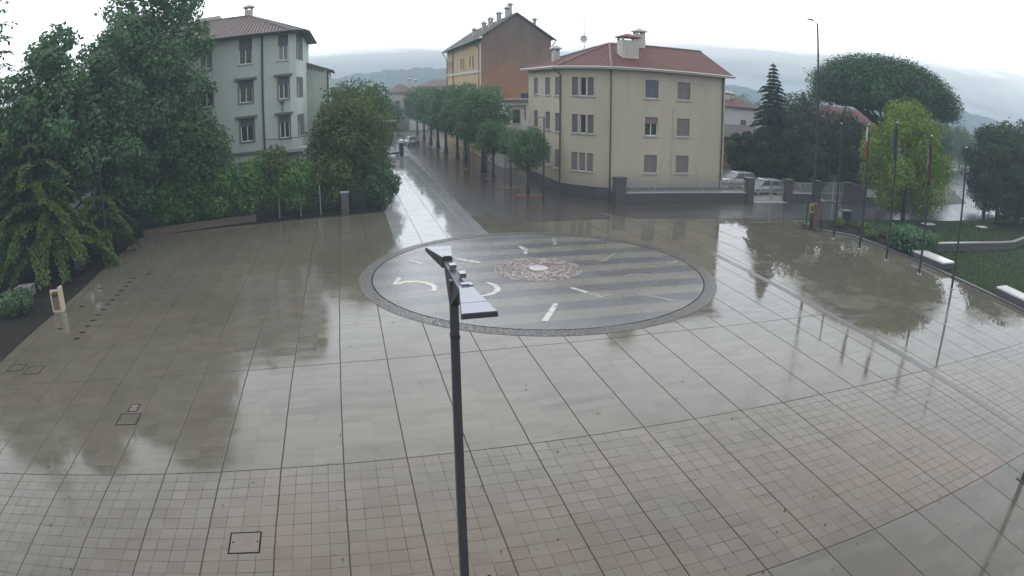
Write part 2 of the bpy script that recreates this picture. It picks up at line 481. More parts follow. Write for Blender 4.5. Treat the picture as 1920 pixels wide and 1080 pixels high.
# ------------------------------------------------------------------ setting: ground
g = MB()
g.quad((-690,-390,-.03),(1390,-390,-.03),(1390,1290,-.03),(-690,1290,-.03))
struct('ground', g, M['earth'])
pl = MB(); Zp = 0.0
pl.poly([(-17.2,-4,Zp),(33.4,-4,Zp),(33.4,16,Zp),(33.7,30,Zp),(33.6,33.8,Zp),(32,35.6,Zp),(33,47.2,Zp),(17.6,47.2,Zp),(2.5,47.2,Zp),(-15.9,46.4,Zp),(-15.8,38,Zp),(-15.6,33,Zp)])
struct('plaza', pl, M['plaza'])
av = MB()
n = 12
av.quad((2.6,35.2,.004),(8.3,37.6,.004),(8.3,88,.004),(2.6,88,.004))
struct('avenue', av, M['avenue'])
struct('avenue_asphalt', MB().quad((1.5,88.0,.004),(11.0,88.0,.004),(11.5,420,.004),(1,420,.004)), M['asphalt'])
struct('street_gutter', MB().quad((8.5,44,.006),(9.75,44,.006),(9.75,88,.006),(8.5,88,.006)), M['gutter_setts'])
struct('kerb_line', MB().box(8.3,8.46,44,88,-.01,.02), M['drain'])
struct('pavement', MB().quad((9.75,41.2,.008),(17.6,41.2,.008),(17.6,130,.008),(9.75,130,.008)), M['porphyry'])
struct('pavement_apron', MB().poly([(17.6,43.6,.008),(19.2,41.0,.008),(33.5,39.6,.008),(33.5,52,.008),(17.6,52,.008)]), M['porphyry'])
# kerb stones crossing the apron
kb = MB(); kb.box(18.55,18.8,30.5,43.3,-.02,.010); 

struct('drain_channel', MB().box(19.4,19.78,-3,33,-.02,.006), M['drain'], 'dark drain channel crossing the plaza between roundabout and flag poles')
rd = MB(); rd.poly([(33.5,39.4,-.01),(52,39.4,-.01),(62,40.5,-.01),(74,44,-.01),(110,74,-.01),(215,146,-.01),(205,152,-.01),(96,75,-.01),(72,50,-.01),(60,46.9,-.01),(33.5,46.9,-.01)])
struct('side_street', rd, M['asphalt'])
struct('left_yard', MB().poly([(-60,10,-.012),(-17.2,10,-.012),(-17.2,-4,-.012),(-15.6,33,-.012),(-15.8,46.4,-.012),(2.5,48,-.012),(2.5,110,-.012),(-60,110,-.012)]), M['soil'])
# right hand gardens
kbm = MB(); kbm.prism([(33.4,-2),(33.7,-2),(33.7,16),(34.0,30),(33.9,34),(32.2,36),(32.0,35.6),(33.6,33.8),(33.7,30),(33.4,16)], -.05, .1)
struct('kerb', kbm, M['dark_wall'])
struct('lower_lawn', MB().poly([(33.72,-2,.05),(70,-2,.05),(70,31,.05),(56,30.9,.05),(51.5,29.4,.05),(36.9,29.2,.05),(34.02,29.6,.05)]), M['lawn'])
up = MB(); up.prism([(36.9,29.3),(48.4,29.3),(51.5,29.5),(56.4,30.9),(75,38),(75,39.3),(36.2,39.3),(36.2,33)], -.05, [.6,.6,.6,.6,.1,.06,.04,.3])
struct('upper_lawn', up, M['lawn'])
struct('planting_bed', MB().poly([(33.9,29.6,.03),(36.9,29.4,.03),(36.3,33,.03),(36.2,39.2,.03),(33.5,39.2,.03),(32.3,36,.03),(33.9,34,.03)]), M['soil'])
lw = thing('retaining_wall', 'low dark retaining wall with pale coping between the two lawns', 'wall', (42,29.1,0))
wl = MB(); path = [(36.7,29.1),(48.4,29.0),(51.5,29.2),(56.4,30.6),(66,34.5)]
cp = MB()
for (a, b_) in zip(path[:-1], path[1:]):
    wl.prism([(a[0],a[1]),(b_[0],b_[1]),(b_[0],b_[1]+.25),(a[0],a[1]+.25)], -.03, .62)
    cp.prism([(a[0],a[1]-.05),(b_[0],b_[1]-.05),(b_[0],b_[1]+.3),(a[0],a[1]+.3)], .62, .7)
wl.build('wall', M['dark_wall'], lw); cp.build('coping', M['concrete'], lw)

# hills on the horizon
def hills():
    pts = [(-60,40),(-40,36),(-20,34),(-3,33),(-1.2,36),(1,42),(3,45),(6,47),(8.5,46),(14,44),(20,40),(30,33),(34,31),(36.5,28),(45,32),(53,50),(56,54),(58,50),(61,46),(64,44),(72,40),(85,36)]
    rng = random.Random(4); v = []; f = []
    na, nr = 420, 14
    for i in range(na+1):
        a = -58 + 140*i/na
        for (a0,z0),(a1,z1) in zip(pts[:-1], pts[1:]):
            if a0 <= a <= a1: zt = lerp(z0, z1, (a-a0)/(a1-a0)); break
        zt = zt*.86 - 2*(a > 40)*min(1,(a-40)/10)*2 + .9*math.sin(a*2.1)+.7*math.sin(a*5.3+1)
        for j in range(nr+1):
            t = j/nr
            dd = lerp(560, 960, t)
            z = -1 + (zt+1)*(math.sin(t*PI/2)**1.3) + (rng.random()-.5)*2.4*(t > .1)
            dist = dd/max(.55, math.cos(R(a-14))**.3)
            q = R(a)
            v.append((dist*math.sin(q), dist*math.cos(q), z))
    for i in range(na):
        for j in range(nr):
            k = i*(nr+1)+j; f.append((k, k+nr+1, k+nr+2, k+1))
    o = MB().add(v, f); return o
struct('hills', hills(), M['hill'], smooth=False)

# ------------------------------------------------------------------ roundabout
CX, CY, RO, RI = 8.90, 29.78, 8.65, 8.06
def disc(r, z, n=96, cx=CX, cy=CY): return [(cx+r*math.cos(2*PI*k/n), cy+r*math.sin(2*PI*k/n), z) for k in range(n)]
def ring(r0, r1, z, z2=None, n=96):
    mb = MB(); a = disc(r0, z, n); b_ = disc(r1, z, n)
    for k in range(n): mb.quad(a[k], b_[k], b_[(k+1)%n], a[(k+1)%n])
    return mb
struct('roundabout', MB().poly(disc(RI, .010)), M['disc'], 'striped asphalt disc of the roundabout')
struct('cobble_border', ring(RI, RO, .012), M['cobble'])
struct('border_joint', ring(RI-.06, RI, .014), M['soil'])
inn = [(p[0]*1.0, p[1], p[2]) for p in disc(2.18, .016, 64, 8.97, 30.1)]
struct('cobble_centre', MB().poly(inn), M['cobble_centre'])
tag(MB().lathe(8.98, 30.12, [(.47,.0),(.47,.06),(.44,.075),(.2,.085)], 24).build('stone_disc', M['coping'], smooth=False), 'round pale stone lid at the centre of the cobbled circle', 'stone disc')
def mark(pts, z=.018, label=None):
    o = MB().poly([(p[0],p[1],z) for p in pts]).build('painted_marking', M['paint']); o['kind'] = 'structure'; o['category'] = 'painted marking'
    if label: o['label'] = label
mark([(1.79,29.24),(2.15,30.37),(2.29,30.25),(2.19,29.64),(2.58,29.63),(3.01,29.51),(3.38,29.26),(3.63,28.84),(3.75,28.36),(3.71,27.97),(3.58,27.75),(3.38,27.83),(3.5,28.17),(3.47,28.56),(3.21,29.02),(2.81,29.28),(2.37,29.31),(2.0,29.1)], label='curved white arrow stroke opposite the foot of the tan wall')
mark([(5.93,28.4),(6.14,28.46),(6.4,28.03),(6.47,27.45),(6.32,27.03),(6.0,26.65),(5.63,26.47),(5.28,26.48),(5.28,26.6),(5.69,26.76),(6.0,27.02),(6.2,27.44),(6.19,27.89),(6.05,28.25)], label='white C shaped mark between lamp and cobbled centre')
mark([(2.91,33.4),(3.03,33.43),(3.66,32.48),(3.52,32.37)], label='short white dash at far left of the roundabout')
mark([(5.3,33.08),(5.41,33.17),(6.52,32.02),(6.37,31.83),(5.77,32.41)], label='long white dash left of the cobbled centre')
mark([(9.38,26.77),(9.6,26.87),(10.25,25.76),(10.44,25.44),(10.94,25.51),(10.89,25.3),(10.3,25.11),(10.18,25.25)], label='bent white mark in front of the cobbled centre')
mark([(11.96,25.16),(12.31,25.2),(13.43,24.04),(13.42,23.83),(13.21,23.82),(12.86,24.21),(12.42,24.76)], label='long white dash at the near right of the roundabout')
mark([(8.11,24.9),(8.26,24.76),(8.16,24.52),(7.23,22.87),(6.98,22.94)], label='broad white bar nearest the camera on the roundabout')
mark([(12.5,31.69),(12.63,31.64),(12.71,30.99),(13.72,32.11),(13.98,32.25),(14.06,32.06),(13.5,31.57),(12.77,30.69),(12.5,30.7),(12.57,31.32)], label='white tick mark right of the cobbled centre')
mark([(15.03,29.74),(15.26,29.76),(15.78,29.48),(16.19,29.71),(16.42,30.07),(16.72,30.13),(16.43,29.64),(16.14,29.54),(15.72,29.36),(15.18,29.6)], label='thin white curve with a dot at the far right')
mark([(12.61,28.02),(12.96,28.16),(13.27,28.19),(13.79,28.02),(13.97,27.6),(13.82,27.56),(13.61,27.88),(13.2,28.03),(12.61,27.89)], label='faint pale arc right of the cobbled centre')
mark([(11.64,36.4),(11.88,36.49),(11.47,34.72),(11.17,34.51)], label='small upright white mark at the far side')
mark([(9.19,34.93),(9.39,34.93),(9.54,34.1),(9.23,33.04),(9.06,33.06),(9.24,33.79),(9.22,34.31)], label='small hooked white mark behind the cobbled centre')
mark([(13.13,34.14),(14.25,34.21),(14.25,34.02),(13.14,33.98)], label='thin pale line at the far right rim')


# ------------------------------------------------------------------ facade helpers
class F:
    def __init__(s, a, b, flip=False):
        s.a = Vector((a[0],a[1],0)); s.b = Vector((b[0],b[1],0)); s.L = (s.b-s.a).length
        s.u = (s.b-s.a)/s.L; s.n = Vector((s.u.y,-s.u.x,0))*(-1 if flip else 1); s.flip = flip
    def p(s, t, z, d=0):
        q = s.a + s.u*t + s.n*d; return (q.x, q.y, z)
def fbox(mb, f, s0, s1, z0, z1, d0, d1, mi=0):
    P = [f.p(s0,z0,d0), f.p(s1,z0,d0), f.p(s1,z0,d1), f.p(s0,z0,d1), f.p(s0,z1,d0), f.p(s1,z1,d0), f.p(s1,z1,d1), f.p(s0,z1,d1)]
    return mb.hexa(P, mi)
def wall(mb, f, s0, s1, z0, z1, holes=(), depth=.2):
    S = sorted({s0, s1, *[h[0] for h in holes], *[h[1] for h in holes]}); Z = sorted({z0, z1, *[h[2] for h in holes], *[h[3] for h in holes]})
    for i in range(len(S)-1):
        for j in range(len(Z)-1):
            cs, cz = (S[i]+S[i+1])/2, (Z[j]+Z[j+1])/2
            if any(h[0] < cs < h[1] and h[2] < cz < h[3] for h in holes): continue
            mb.quad(f.p(S[i],Z[j]), f.p(S[i+1],Z[j]), f.p(S[i+1],Z[j+1]), f.p(S[i],Z[j+1]))
    for a, b_, c, d_ in holes:
        mb.quad(f.p(a,c), f.p(a,d_), f.p(a,d_,-depth), f.p(a,c,-depth))
        mb.quad(f.p(b_,c), f.p(b_,c,-depth), f.p(b_,d_,-depth), f.p(b_,d_))
        mb.quad(f.p(a,c), f.p(a,c,-depth), f.p(b_,c,-depth), f.p(b_,c))
        mb.quad(f.p(a,d_), f.p(b_,d_), f.p(b_,d_,-depth), f.p(a,d_,-depth))
def window(parent, f, s0, s1, z0, z1, mull=1, shut=0, shut_mat='shutter_grey', frame='frame_white', sill=True, hood=None, trim=None, fw=.06, transom=None, depth=.2):
    mb = MB(); d0, d1 = -depth+.01, -depth+.07
    zt = z1
    fbox(mb, f, s0, s0+fw, z0, zt, d0, d1); fbox(mb, f, s1-fw, s1, z0, zt, d0, d1)
    fbox(mb, f, s0+fw, s1-fw, z0, z0+fw, d0, d1); fbox(mb, f, s0+fw, s1-fw, zt-fw, zt, d0, d1)
    for k in range(mull):
        c = lerp(s0, s1, (k+1)/(mull+1)); fbox(mb, f, c-fw*.55, c+fw*.55, z0+fw, zt-fw, d0, d1)
    if transom:
        zz = lerp(z0, z1, transom); 
        for k in range(mull+1):
            a = lerp(s0, s1, k/(mull+1)) + (fw if k == 0 else fw*.55); b_ = lerp(s0, s1, (k+1)/(mull+1)) - (fw if k == mull else fw*.55)
            fbox(mb, f, a, b_, zz-fw*.5, zz+fw*.5, d0, d1)
    fr = mb.build('window', M[frame], parent)
    p = MB(); p.quad(f.p(s0,z0,d0+.01), f.p(s1,z0,d0+.01), f.p(s1,z1,d0+.01), f.p(s0,z1,d0+.01)); p.build('pane', M['glass_curtain' if int(abs(s0*7.3+z0*3.1)*10) % 3 == 0 else 'glass'], fr)
    if shut:
        q = MB(); zs = z1 - (z1-z0)*shut; nsl = max(3, int((z1-zs)/.09))
        for k in range(nsl):
            a, b_ = lerp(zs, z1, k/nsl), lerp(zs, z1, (k+.93)/nsl); fbox(q, f, s0+.01, s1-.01, a, b_, d1+.01, d1+.035)
        q.build('roller_shutter', M[shut_mat], fr)
    if sill:
        q = MB(); fbox(q, f, s0-.12, s1+.12, z0-.09, z0, -.02, .1); q.build('sill', M['trim_stone' if trim else 'coping'], fr)
    if trim:
        q = MB(); fbox(q, f, s0-.13, s0, z0, z1, 0, .05); fbox(q, f, s1, s1+.13, z0, z1, 0, .05)
        if hood: fbox(q, f, s0-.13, s1+.13, z1, z1+.16, 0, .05)
        q.build('surround', M['trim_stone'], fr)
    if hood:
        q = MB(); fbox(q, f, s0-.38, s1+.38, z1+.16, z1+.34, 0, .3); fbox(q, f, s0-.3, s1+.3, z1+.1, z1+.16, .052, .2)
        q.build('hood', M['trim_stone'], fr)
    return fr
def slope(mb, a, b_, c, d_=None):
    """roof plane, a-b along the eave, uv in metres along and up the slope"""
    a, b_, c = Vector(a), Vector(b_), Vector(c)
    u = (b_-a).normalized(); n_ = u.cross(c-a).normalized(); v = n_.cross(u)
    pts = [a, b_, c] + ([Vector(d_)] if d_ is not None else [])
    uv = [((p-a).dot(u), (p-a).dot(v)) for p in pts]
    mb.poly([tuple(p) for p in pts], uv)
def pipe(parent, f, s, z0, z1, r=.06, d=.1, name='downpipe', elbow=0):
    pts = [f.p(s,z0,d), f.p(s,z1-.5,d)]
    if elbow: pts += [f.p(s-elbow*.5,z1-.2,d+.25), f.p(s-elbow,z1,d+.5)]
    else: pts += [f.p(s,z1,d)]
    return MB().tube(pts, r, 8).build(name, M['pipe'], parent)

# ------------------------------------------------------------------ cream corner house
ch = thing('corner_house', 'cream three storey corner house with red tiled hip roof', 'house', (24,54,0))
P0, P1, P2, P3, P4 = (17.45,52.35), (17.98,51.5), (19.63,49.55), (20.5,48.85), (31.3,49.05)
PB0, PB1 = (17.45,62.2), (31.3,62.2)
EZ = 10.55; ROWS = [(8.3,9.83),(5.2,6.74),(2.08,3.6)]
fl = F(PB0, P0); fc0 = F(P0, P1); fc = F(P1, P2); fc2 = F(P2, P3); ff = F(P3, P4); fr_ = F(P4, PB1); fb = F(PB1, PB0)
def sofY(y): return PB0[1]-y
lw_ = [(sofY(60.3),sofY(59.0)),(sofY(56.7),sofY(55.3)),(sofY(53.9),sofY(52.75))]
wb = MB()
holes_l = [(a,b_,z0-.05,z1) for a,b_ in lw_ for z0,z1 in ROWS]
wall(wb, fl, 0, fl.L, .9, EZ, holes_l)
wall(wb, fc0, 0, fc0.L, .9, EZ)
tw = (.14, 2.16); third = [(tw[0],tw[0]+.56),(tw[0]+.72,tw[1]-.72),(tw[1]-.56,tw[1])]
wall(wb, fc, 0, fc.L, .9, EZ, [(a,b_,z0,z1) for a,b_ in third for z0,z1 in ROWS])
wall(wb, fc2, 0, fc2.L, .9, EZ)
fwin = [(23.5-20.5, 24.7-20.5), (26.5-20.5, 27.75-20.5)]
wall(wb, ff, 0, ff.L, .9, EZ, [(a,b_,z0,z1) for a,b_ in fwin for z0,z1 in ROWS])
wall(wb, fr_, 0, fr_.L, .9, EZ); wall(wb, fb, 0, fb.L, .9, EZ)
wb.build('wall', M['cream'], ch)
plb = MB()
for f_ in (fl, fc0, fc, fc2, ff, fr_): fbox(plb, f_, 0, f_.L, -.05, .9, -.3, .07)
plb.build('plinth', M['dark_wall'], ch)
for a, b_ in lw_:
    for k, (z0, z1) in enumerate(ROWS): window(ch, fl, a, b_, z0-.05, z1, 1, [.95,.97,.4][k] if a < 4 else .96, 'shutter_grey' if k < 2 else 'shutter_red')
for k, (z0, z1) in enumerate(ROWS):
    for q, (a, b_) in enumerate(third): window(ch, fc, a, b_, z0, z1, 0, [.97,.0 if k < 2 else .9,.97][q], 'shutter_grey' if k < 2 else 'shutter_red', fw=.05)
    for q, (a, b_) in enumerate(fwin): window(ch, ff, a, b_, z0, z1, 1, [[.95,.35,.95],[.95,.96,.96]][q][k], 'shutter_red' if (k or q) else 'shutter_grey')
for f_, s, e in ((fc0, .0, .4), (fc2, fc2.L-.02, 0), (ff, ff.L-.28, 0)): pipe(ch, f_, s, .9, EZ, .065, .1, elbow=e)
for pp_ in ([ff.p(5.55,.95,.06), ff.p(5.55,4.4,.06)], [ff.p(5.6,4.9,.06), ff.p(5.6,7.5,.06), ff.p(5.75,7.6,.06), ff.p(5.7,7.35,.06)]): MB().tube(pp_, .025, 6).build('gas_pipe', M['coping'], ch)
# eave + roof
OV = .62
E0 = (16.8,62.8,EZ+.12); E1 = (16.8,52.1,EZ+.12); E2 = (19.3,48.95,EZ+.12); E3 = (20.2,48.2,EZ+.12); E4 = (31.95,48.4,EZ+.12); E5 = (31.95,62.8,EZ+.12)
r0 = (22.6,54.4,13.05); r1 = (31.95,54.4,13.05)
rf = MB()
slope(rf, E0, E1, r0); slope(rf, E1, E2, r0); slope(rf, E2, E3, r0); slope(rf, E3, E4, r1, r0); slope(rf, E5, E0, r0, r1)
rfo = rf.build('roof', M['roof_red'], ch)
rg = MB()
for a, b_ in ((r0,r1),(r0,E1),(r0,E3),(r0,E0)): 
    a2 = (a[0],a[1],a[2]+.03); b2 = (b_[0],b_[1],b_[2]+.03); rg.tube([a2,b2], .1, 6)
rg.build('ridge_tiles', M['roof_brown'], rfo)
ev = MB(); EP = [E0,E1,E2,E3,E4,E5]; WP = [PB0,P0,P2,P3,P4,PB1]
ev.poly([(p[0],p[1],EZ) for p in EP])
for a, b_ in zip(EP[:-1], EP[1:]):
    ev.quad((a[0],a[1],EZ),(b_[0],b_[1],EZ),(b_[0],b_[1],EZ+.115),(a[0],a[1],EZ+.115))
ev.build('eave', M['pale_house'], ch)
gt = MB(); gt.tube([(p[0],p[1],EZ+.14) for p in (E0,E1,E2,E3,E4)], .07, 8); gt.build('gutter', M['coping'], ch)
gb = MB(); gb.poly([(31.3,49.05,EZ),(31.3,62.2,EZ),(31.3,54.4,12.95)]); gb.build('gable', M['cream'], ch)
def chimney(parent, x, y, z0, z1, w, d, mat, capmat, round_=False, name='chimney'):
    mb = MB()
    mb.box(x-w/2,x+w/2,y-d/2,y+d/2,z0,z1-.42)
    for sx in (-1,1):
        for sy in (-1,1): mb.box(x+sx*(w/2-.1)-.09,x+sx*(w/2-.1)+.09,y+sy*(d/2-.1)-.09,y+sy*(d/2-.1)+.09,z1-.42,z1-.2)
    c_ = mb.build(name, mat, parent)
    cp = MB(); e = .16
    cp.box(x-w/2-e,x+w/2+e,y-d/2-e,y+d/2+e,z1-.2,z1-.1)
    cp.add([(x-w/2-e,y-d/2-e,z1-.1),(x+w/2+e,y-d/2-e,z1-.1),(x+w/2+e,y+d/2+e,z1-.1),(x-w/2-e,y+d/2+e,z1-.1),(x,y,z1+.22)],[(0,1,4),(1,2,4),(2,3,4),(3,0,4)])
    cp.build('cap', capmat, c_)
    return c_
chimney(rfo, 22.95, 51.2, 11.6, 13.6, 1.5, 1.1, M['pale_house'], M['roof_red'])
chimney(rfo, 25.4, 54.2, 12.6, 14.5, .85, .8, M['pale_house'], M['concrete'])
chimney(rfo, 18.7, 57.6, 11.2, 12.7, .6, .6, M['pale_house'], M['concrete'])
sd_ = MB(); sd_.tube([(20.85,56.0,12.0),(20.85,56.0,15.6)], .035, 6)
for zz, hw in ((15.5,.45),(15.2,.35),(14.0,.25)): sd_.tube([(20.85-hw,56.0,zz),(20.85+hw,56.0,zz)], .015, 5)
sa = sd_.build('aerial', M['steel'], rfo)
ds = MB(); c0 = Vector((20.75,55.85,13.45)); axd = Vector((-.35,-.8,.35)).normalized(); u_ = axd.cross(Vector((0,0,1))).normalized(); v_ = axd.cross(u_)
rings = [(0,-.09),(.15,-.075),(.28,-.04),(.4,.02)]; vs = []; fs = []
for r_, q in rings:
    for k in range(16): vs.append(tuple(c0 + axd*q + (u_*math.cos(k*PI/8)*.8 + v_*math.sin(k*PI/8))*max(r_,.01)))
for i in range(3):
    for k in range(16): fs.append((i*16+k, i*16+(k+1)%16, (i+1)*16+(k+1)%16, (i+1)*16+k))
ds.add(vs, fs); ds.tube([tuple(c0-axd*.05), (20.85,56.0,13.2)], .03, 6); ds.build('satellite_dish', M['coping'], sa)

# front garden wall, railing, gates
FY = 46.75
def wallrail(label, x0, x1, steps, wallh=.78, pil0=True, mesh=False, y=FY, name='garden_wall'):
    t = thing(name, label, 'wall', ((x0+x1)/2, y, 0))
    MB().box(x0,x1,y,y+.28,-.03,wallh).build('wall', M['dark_wall'], t)
    MB().box(x0,x1,y-.04,y+.32,wallh,wallh+.07).build('coping', M['coping'], t)
    rb = MB()
    for a, b_, h in steps:
        rb.box(a,b_,y+.1,y+.15,wallh+h-.05,wallh+h); rb.box(a,b_,y+.1,y+.15,wallh+.14,wallh+.18)
        n_ = max(2, int((b_-a)/.16))
        for k in range(n_+1):
            xx = lerp(a+.02, b_-.02, k/n_); rb.box(xx-.024,xx+.024,y+.1,y+.15,wallh+.07,wallh+h-.05)
    rb.build('railing', M['rail_paint'], t)
    return t
wallrail('long low dark garden wall with pale railing before the cream house', 21.0, 32.4, [(21.02,23.6,1.08),(23.62,28.1,.85),(28.12,32.38,1.1)])
wallrail('short dark garden wall with railing between the two gates', 37.7, 40.3, [(37.72,40.28,1.02)])
# curved return at the corner of the house
t = thing('corner_wall', 'short dark wall and railing joining house corner to the street pillar', 'wall', (20.3,47.6,0))
cw = MB(); cw.prism([(20.35,48.72),(20.05,47.1),(20.3,47.08),(20.6,48.72)], -.03, .78); cw.build('wall', M['dark_wall'], t)
cw = MB()
for k in range(9):
    q = k/8; xx, yy = lerp(20.5,20.18,q), lerp(48.7,47.15,q); cw.tube([(xx,yy,.78),(xx,yy,1.8)], .014, 5)
cw.tube([(20.5,48.7,1.8),(20.18,47.15,1.8)], .03, 6); cw.build('railing', M['steel'], t)
def pillar(x0, x1, h, label, y=FY):
    t = thing('gate_pillar', label, 'pillar', ((x0+x1)/2, y+.2, 0), 'dark pillars of the garden wall')
    MB().box(x0,x1,y-.1,y+.55,-.03,h).build('shaft', M['dark_wall'], t); MB().box(x0-.06,x1+.06,y-.16,y+.61,h,h+.1).build('cap', M['dark_wall'], t)
pillar(20.1,20.96,1.95,'dark square pillar at the street corner end of the railing')
pillar(32.45,33.2,2.0,'dark square pillar between the railing and the double silver gate')
pillar(36.85,37.65,1.95,'dark square pillar between the double gate and the short wall')
pillar(40.4,41.2,1.95,'dark square pillar between the short wall and narrower mesh gate')
pillar(44.5,45.6,1.9,'broad dark pillar between the narrower gate and the high wall')
def gate(x0, x1, label, mid):
    t = thing('gate', label, 'gate', ((x0+x1)/2, FY+.2, 0)); y0, y1 = FY+.18, FY+.24
    for a, b_ in ((x0,mid-.02),(mid+.02,x1)):
        mb = MB(); w_ = .07
        mb.box(a,a+w_,y0,y1,.08,1.9); mb.box(b_-w_,b_,y0,y1,.08,1.9); mb.box(a+w_,b_-w_,y0,y1,1.83,1.9); mb.box(a+w_,b_-w_,y0,y1,.08,.16); mb.box(a+w_,b_-w_,y0,y1,.82,.92)
        lf = mb.build('leaf', M['steel'], t)
        q = MB(); n_ = int((b_-a)/.15)
        for k in range(1, n_): xx = lerp(a,b_,k/n_); q.box(xx-.012,xx+.012,y0+.02,y1-.02,.16,.82); q.box(xx-.012,xx+.012,y0+.02,y1-.02,.92,1.83)
        q.build('bars', M['steel'], lf)
gate(33.3,36.75,'double leaf silver metal gate with two cars behind it',35.3)
gate(41.25,44.4,'silver framed mesh gate beside the tall lamp mast',43.1)
struct('gate_threshold', MB().box(33.2,36.9,FY-.3,FY+.6,-.02,.03), M['coping'])
t = thing('boundary_wall', 'high dark wall behind the bright yellow green tree', 'wall', (52,46.9,0))
MB().box(45.62,57,FY,FY+.3,-.03,1.75).build('wall', M['dark_wall'], t)
MB().box(45.62,57,FY-.05,FY+.35,1.75,1.83).build('coping', M['dark_wall'], t)
t = thing('notice_board', 'pale rectangular notice board fixed on the dark boundary wall', 'sign', (48.6,46.6,0))
MB().box(47.75,49.3,FY-.07,FY-.005,.66,1.45).build('panel', M['coping'], t); MB().box(47.7,47.8,FY-.1,FY-.072,.62,1.5).build('edge_strip', M['beige_wood'], t)

# ------------------------------------------------------------------ pale green apartment house (left)
lb = thing('apartment_house', 'pale green four storey apartment house with stone hooded windows', 'house', (-10,62,0))
A0, A1, A2, A3, A4, A5 = (-21,57.56), (-4.75,57.56), (-4.22,57.95), (-3.98,58.9), (-3.85,62.2), (-3.85,72)
EZ2 = 14.6
f1 = F(A0,A1); g1 = F(A1,A2); g2 = F(A2,A3); g3 = F(A3,A4); g4 = F(A4,A5)
r1_, r2_, r3_ = (12.2,13.55), (8.78,10.64), (5.35,7.28)
cols = [(A0[0]+0, ) ]
c1 = (-9.26+21, -8.07+21); c2 = (-5.72+21, -4.8+21-.02); c3 = (-12.9+21, -11.7+21)
wbm = MB()
rows = [(12.2,14.5), r2_, r3_]
c2 = (-5.75+21, -4.88+21)
wall(wbm, f1, 0, f1.L, 0, EZ2, [(a,b_,z0,z1) for a,b_ in (c3,c1,c2) for z0,z1 in rows] + [(11.3,13.9,.0,3.55),(14.3,15.9,.0,3.5)], .22)
sm = [(.12,.86)]
wall(wbm, g1, 0, g1.L, 0, EZ2); 
wall(wbm, g2, 0, g2.L, 0, EZ2, [(.2,.78,z0,z1) for z0,z1 in rows], .15)
wall(wbm, g3, 0, g3.L, 0, EZ2, [(.35,1.05,z0,z1) for z0,z1 in rows]+[(1.5,2.3,z0,z1) for z0,z1 in rows], .15)
wall(wbm, g4, 0, g4.L, 0, EZ2)
wbm.quad((-21,72,0),(-21,57.56,0),(-21,57.56,EZ2),(-21,72,EZ2)); wbm.quad((-3.85,72,0),(-21,72,0),(-21,72,EZ2),(-3.85,72,EZ2))
wbm.build('wall', M['lb_green'], lb)
for a, b_ in (c3, c1, c2):
    window(lb, f1, a, b_, 12.2, 14.5, 1, .44, 'shutter_grey', trim=None, fw=.075, depth=.22)
    window(lb, f1, a, b_, r2_[0], r2_[1], 1, .33, 'shutter_grey', trim=True, hood=True, fw=.075, depth=.22)
    window(lb, f1, a, b_, r3_[0], r3_[1], 1, .33, 'shutter_grey', trim=True, hood=True, fw=.075, depth=.22)
for z0, z1 in rows:
    window(lb, g2, .2, .78, z0, z1, 1, .3, trim=True, sill=False, depth=.15, fw=.05)
    window(lb, g3, .35, 1.05, z0, z1, 1, .3, trim=True, sill=False, depth=.15, fw=.05); window(lb, g3, 1.5, 2.3, z0, z1, 1, .3, trim=True, sill=False, depth=.15, fw=.05)
for a, b_ in ((11.3,13.9),(14.3,15.9)): q = MB(); fbox(q, f1, a, b_, 0, 3.5, -.2, -.15); q.build('garage_door', M['shutter_red'], lb)
q = MB(); fbox(q, f1, 0, 13.75, 4.2, 4.45, 0, .14); q.build('string_course', M['trim_stone'], lb)
q = MB(); q.prism([(-7.1,57.55),(-7.1,56.6),(-4.0,56.6),(-3.5,57.2),(-3.3,59.5),(-3.95,59.5),(-4.2,57.9),(-4.75,57.55)], 4.15, 4.42); bl = q.build('balcony', M['coping'], lb)
q = MB(); q.tube([(-7.05,57.5,5.38),(-7.05,56.65,5.38),(-4.05,56.65,5.38),(-3.55,57.25,5.38),(-3.35,59.4,5.38)], .035, 6)
for k in range(16): xx = lerp(-7.05,-4.05,k/15); q.tube([(xx,56.65,4.42),(xx,56.65,5.38)], .008, 4)
q.build('railing', M['pipe'], bl)
pipe(lb, f1, 13.85, 0, EZ2, .085, .12)
lmp = MB(); lmp.tube([f1.p(15.55,8.5,.03), f1.p(15.55,7.7,.12)], .05, 6); lmp.box(-5.7,-5.2,57.2,57.5,8.5,8.62); lmp.build('wall_lamp', M['trim_stone'], lb)
# roof
Z2 = EZ2 + .12
e0, e1, e2, e3, e4 = (-21.8,56.75,Z2),(-4.4,56.75,Z2),(-3.35,57.4,Z2),(-3.1,58.9,Z2),(-3.05,72.6,Z2)
e5 = (-21.8,72.6,Z2); p0 = (-9.3,64.0,17.4); p1_ = (-21.8,64.0,17.4)
rr = MB(); slope(rr, e0, e1, p0, p1_); slope(rr, e1, e2, p0); slope(rr, e2, e3, p0); slope(rr, e3, e4, p0); slope(rr, e4, e5, p1_, p0)
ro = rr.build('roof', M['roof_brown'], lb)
rg = MB()
for a, b_ in ((p0,p1_),(p0,e1),(p0,e3)): rg.tube([a,b_], .12, 6)
rg.build('ridge_tiles', M['roof_dark'], ro)
q = MB(); q.poly([(p[0],p[1],EZ2-.0) for p in (e0,e1,e2,e3,e4,e5)])
for a, b_ in zip((e0,e1,e2,e3),(e1,e2,e3,e4)): q.quad((a[0],a[1],EZ2),(b_[0],b_[1],EZ2),(b_[0],b_[1],Z2-.005),(a[0],a[1],Z2-.005))
q.build('eave', M['trim_stone'], lb)
q = MB(); q.tube([e0,e1,e2,e3,e4], .1, 8); q.build('gutter', M['pipe'], lb)
chimney(ro, -9.4, 64.6, 16.6, 18.5, .75, .7, M['pale_house'], M['concrete'])
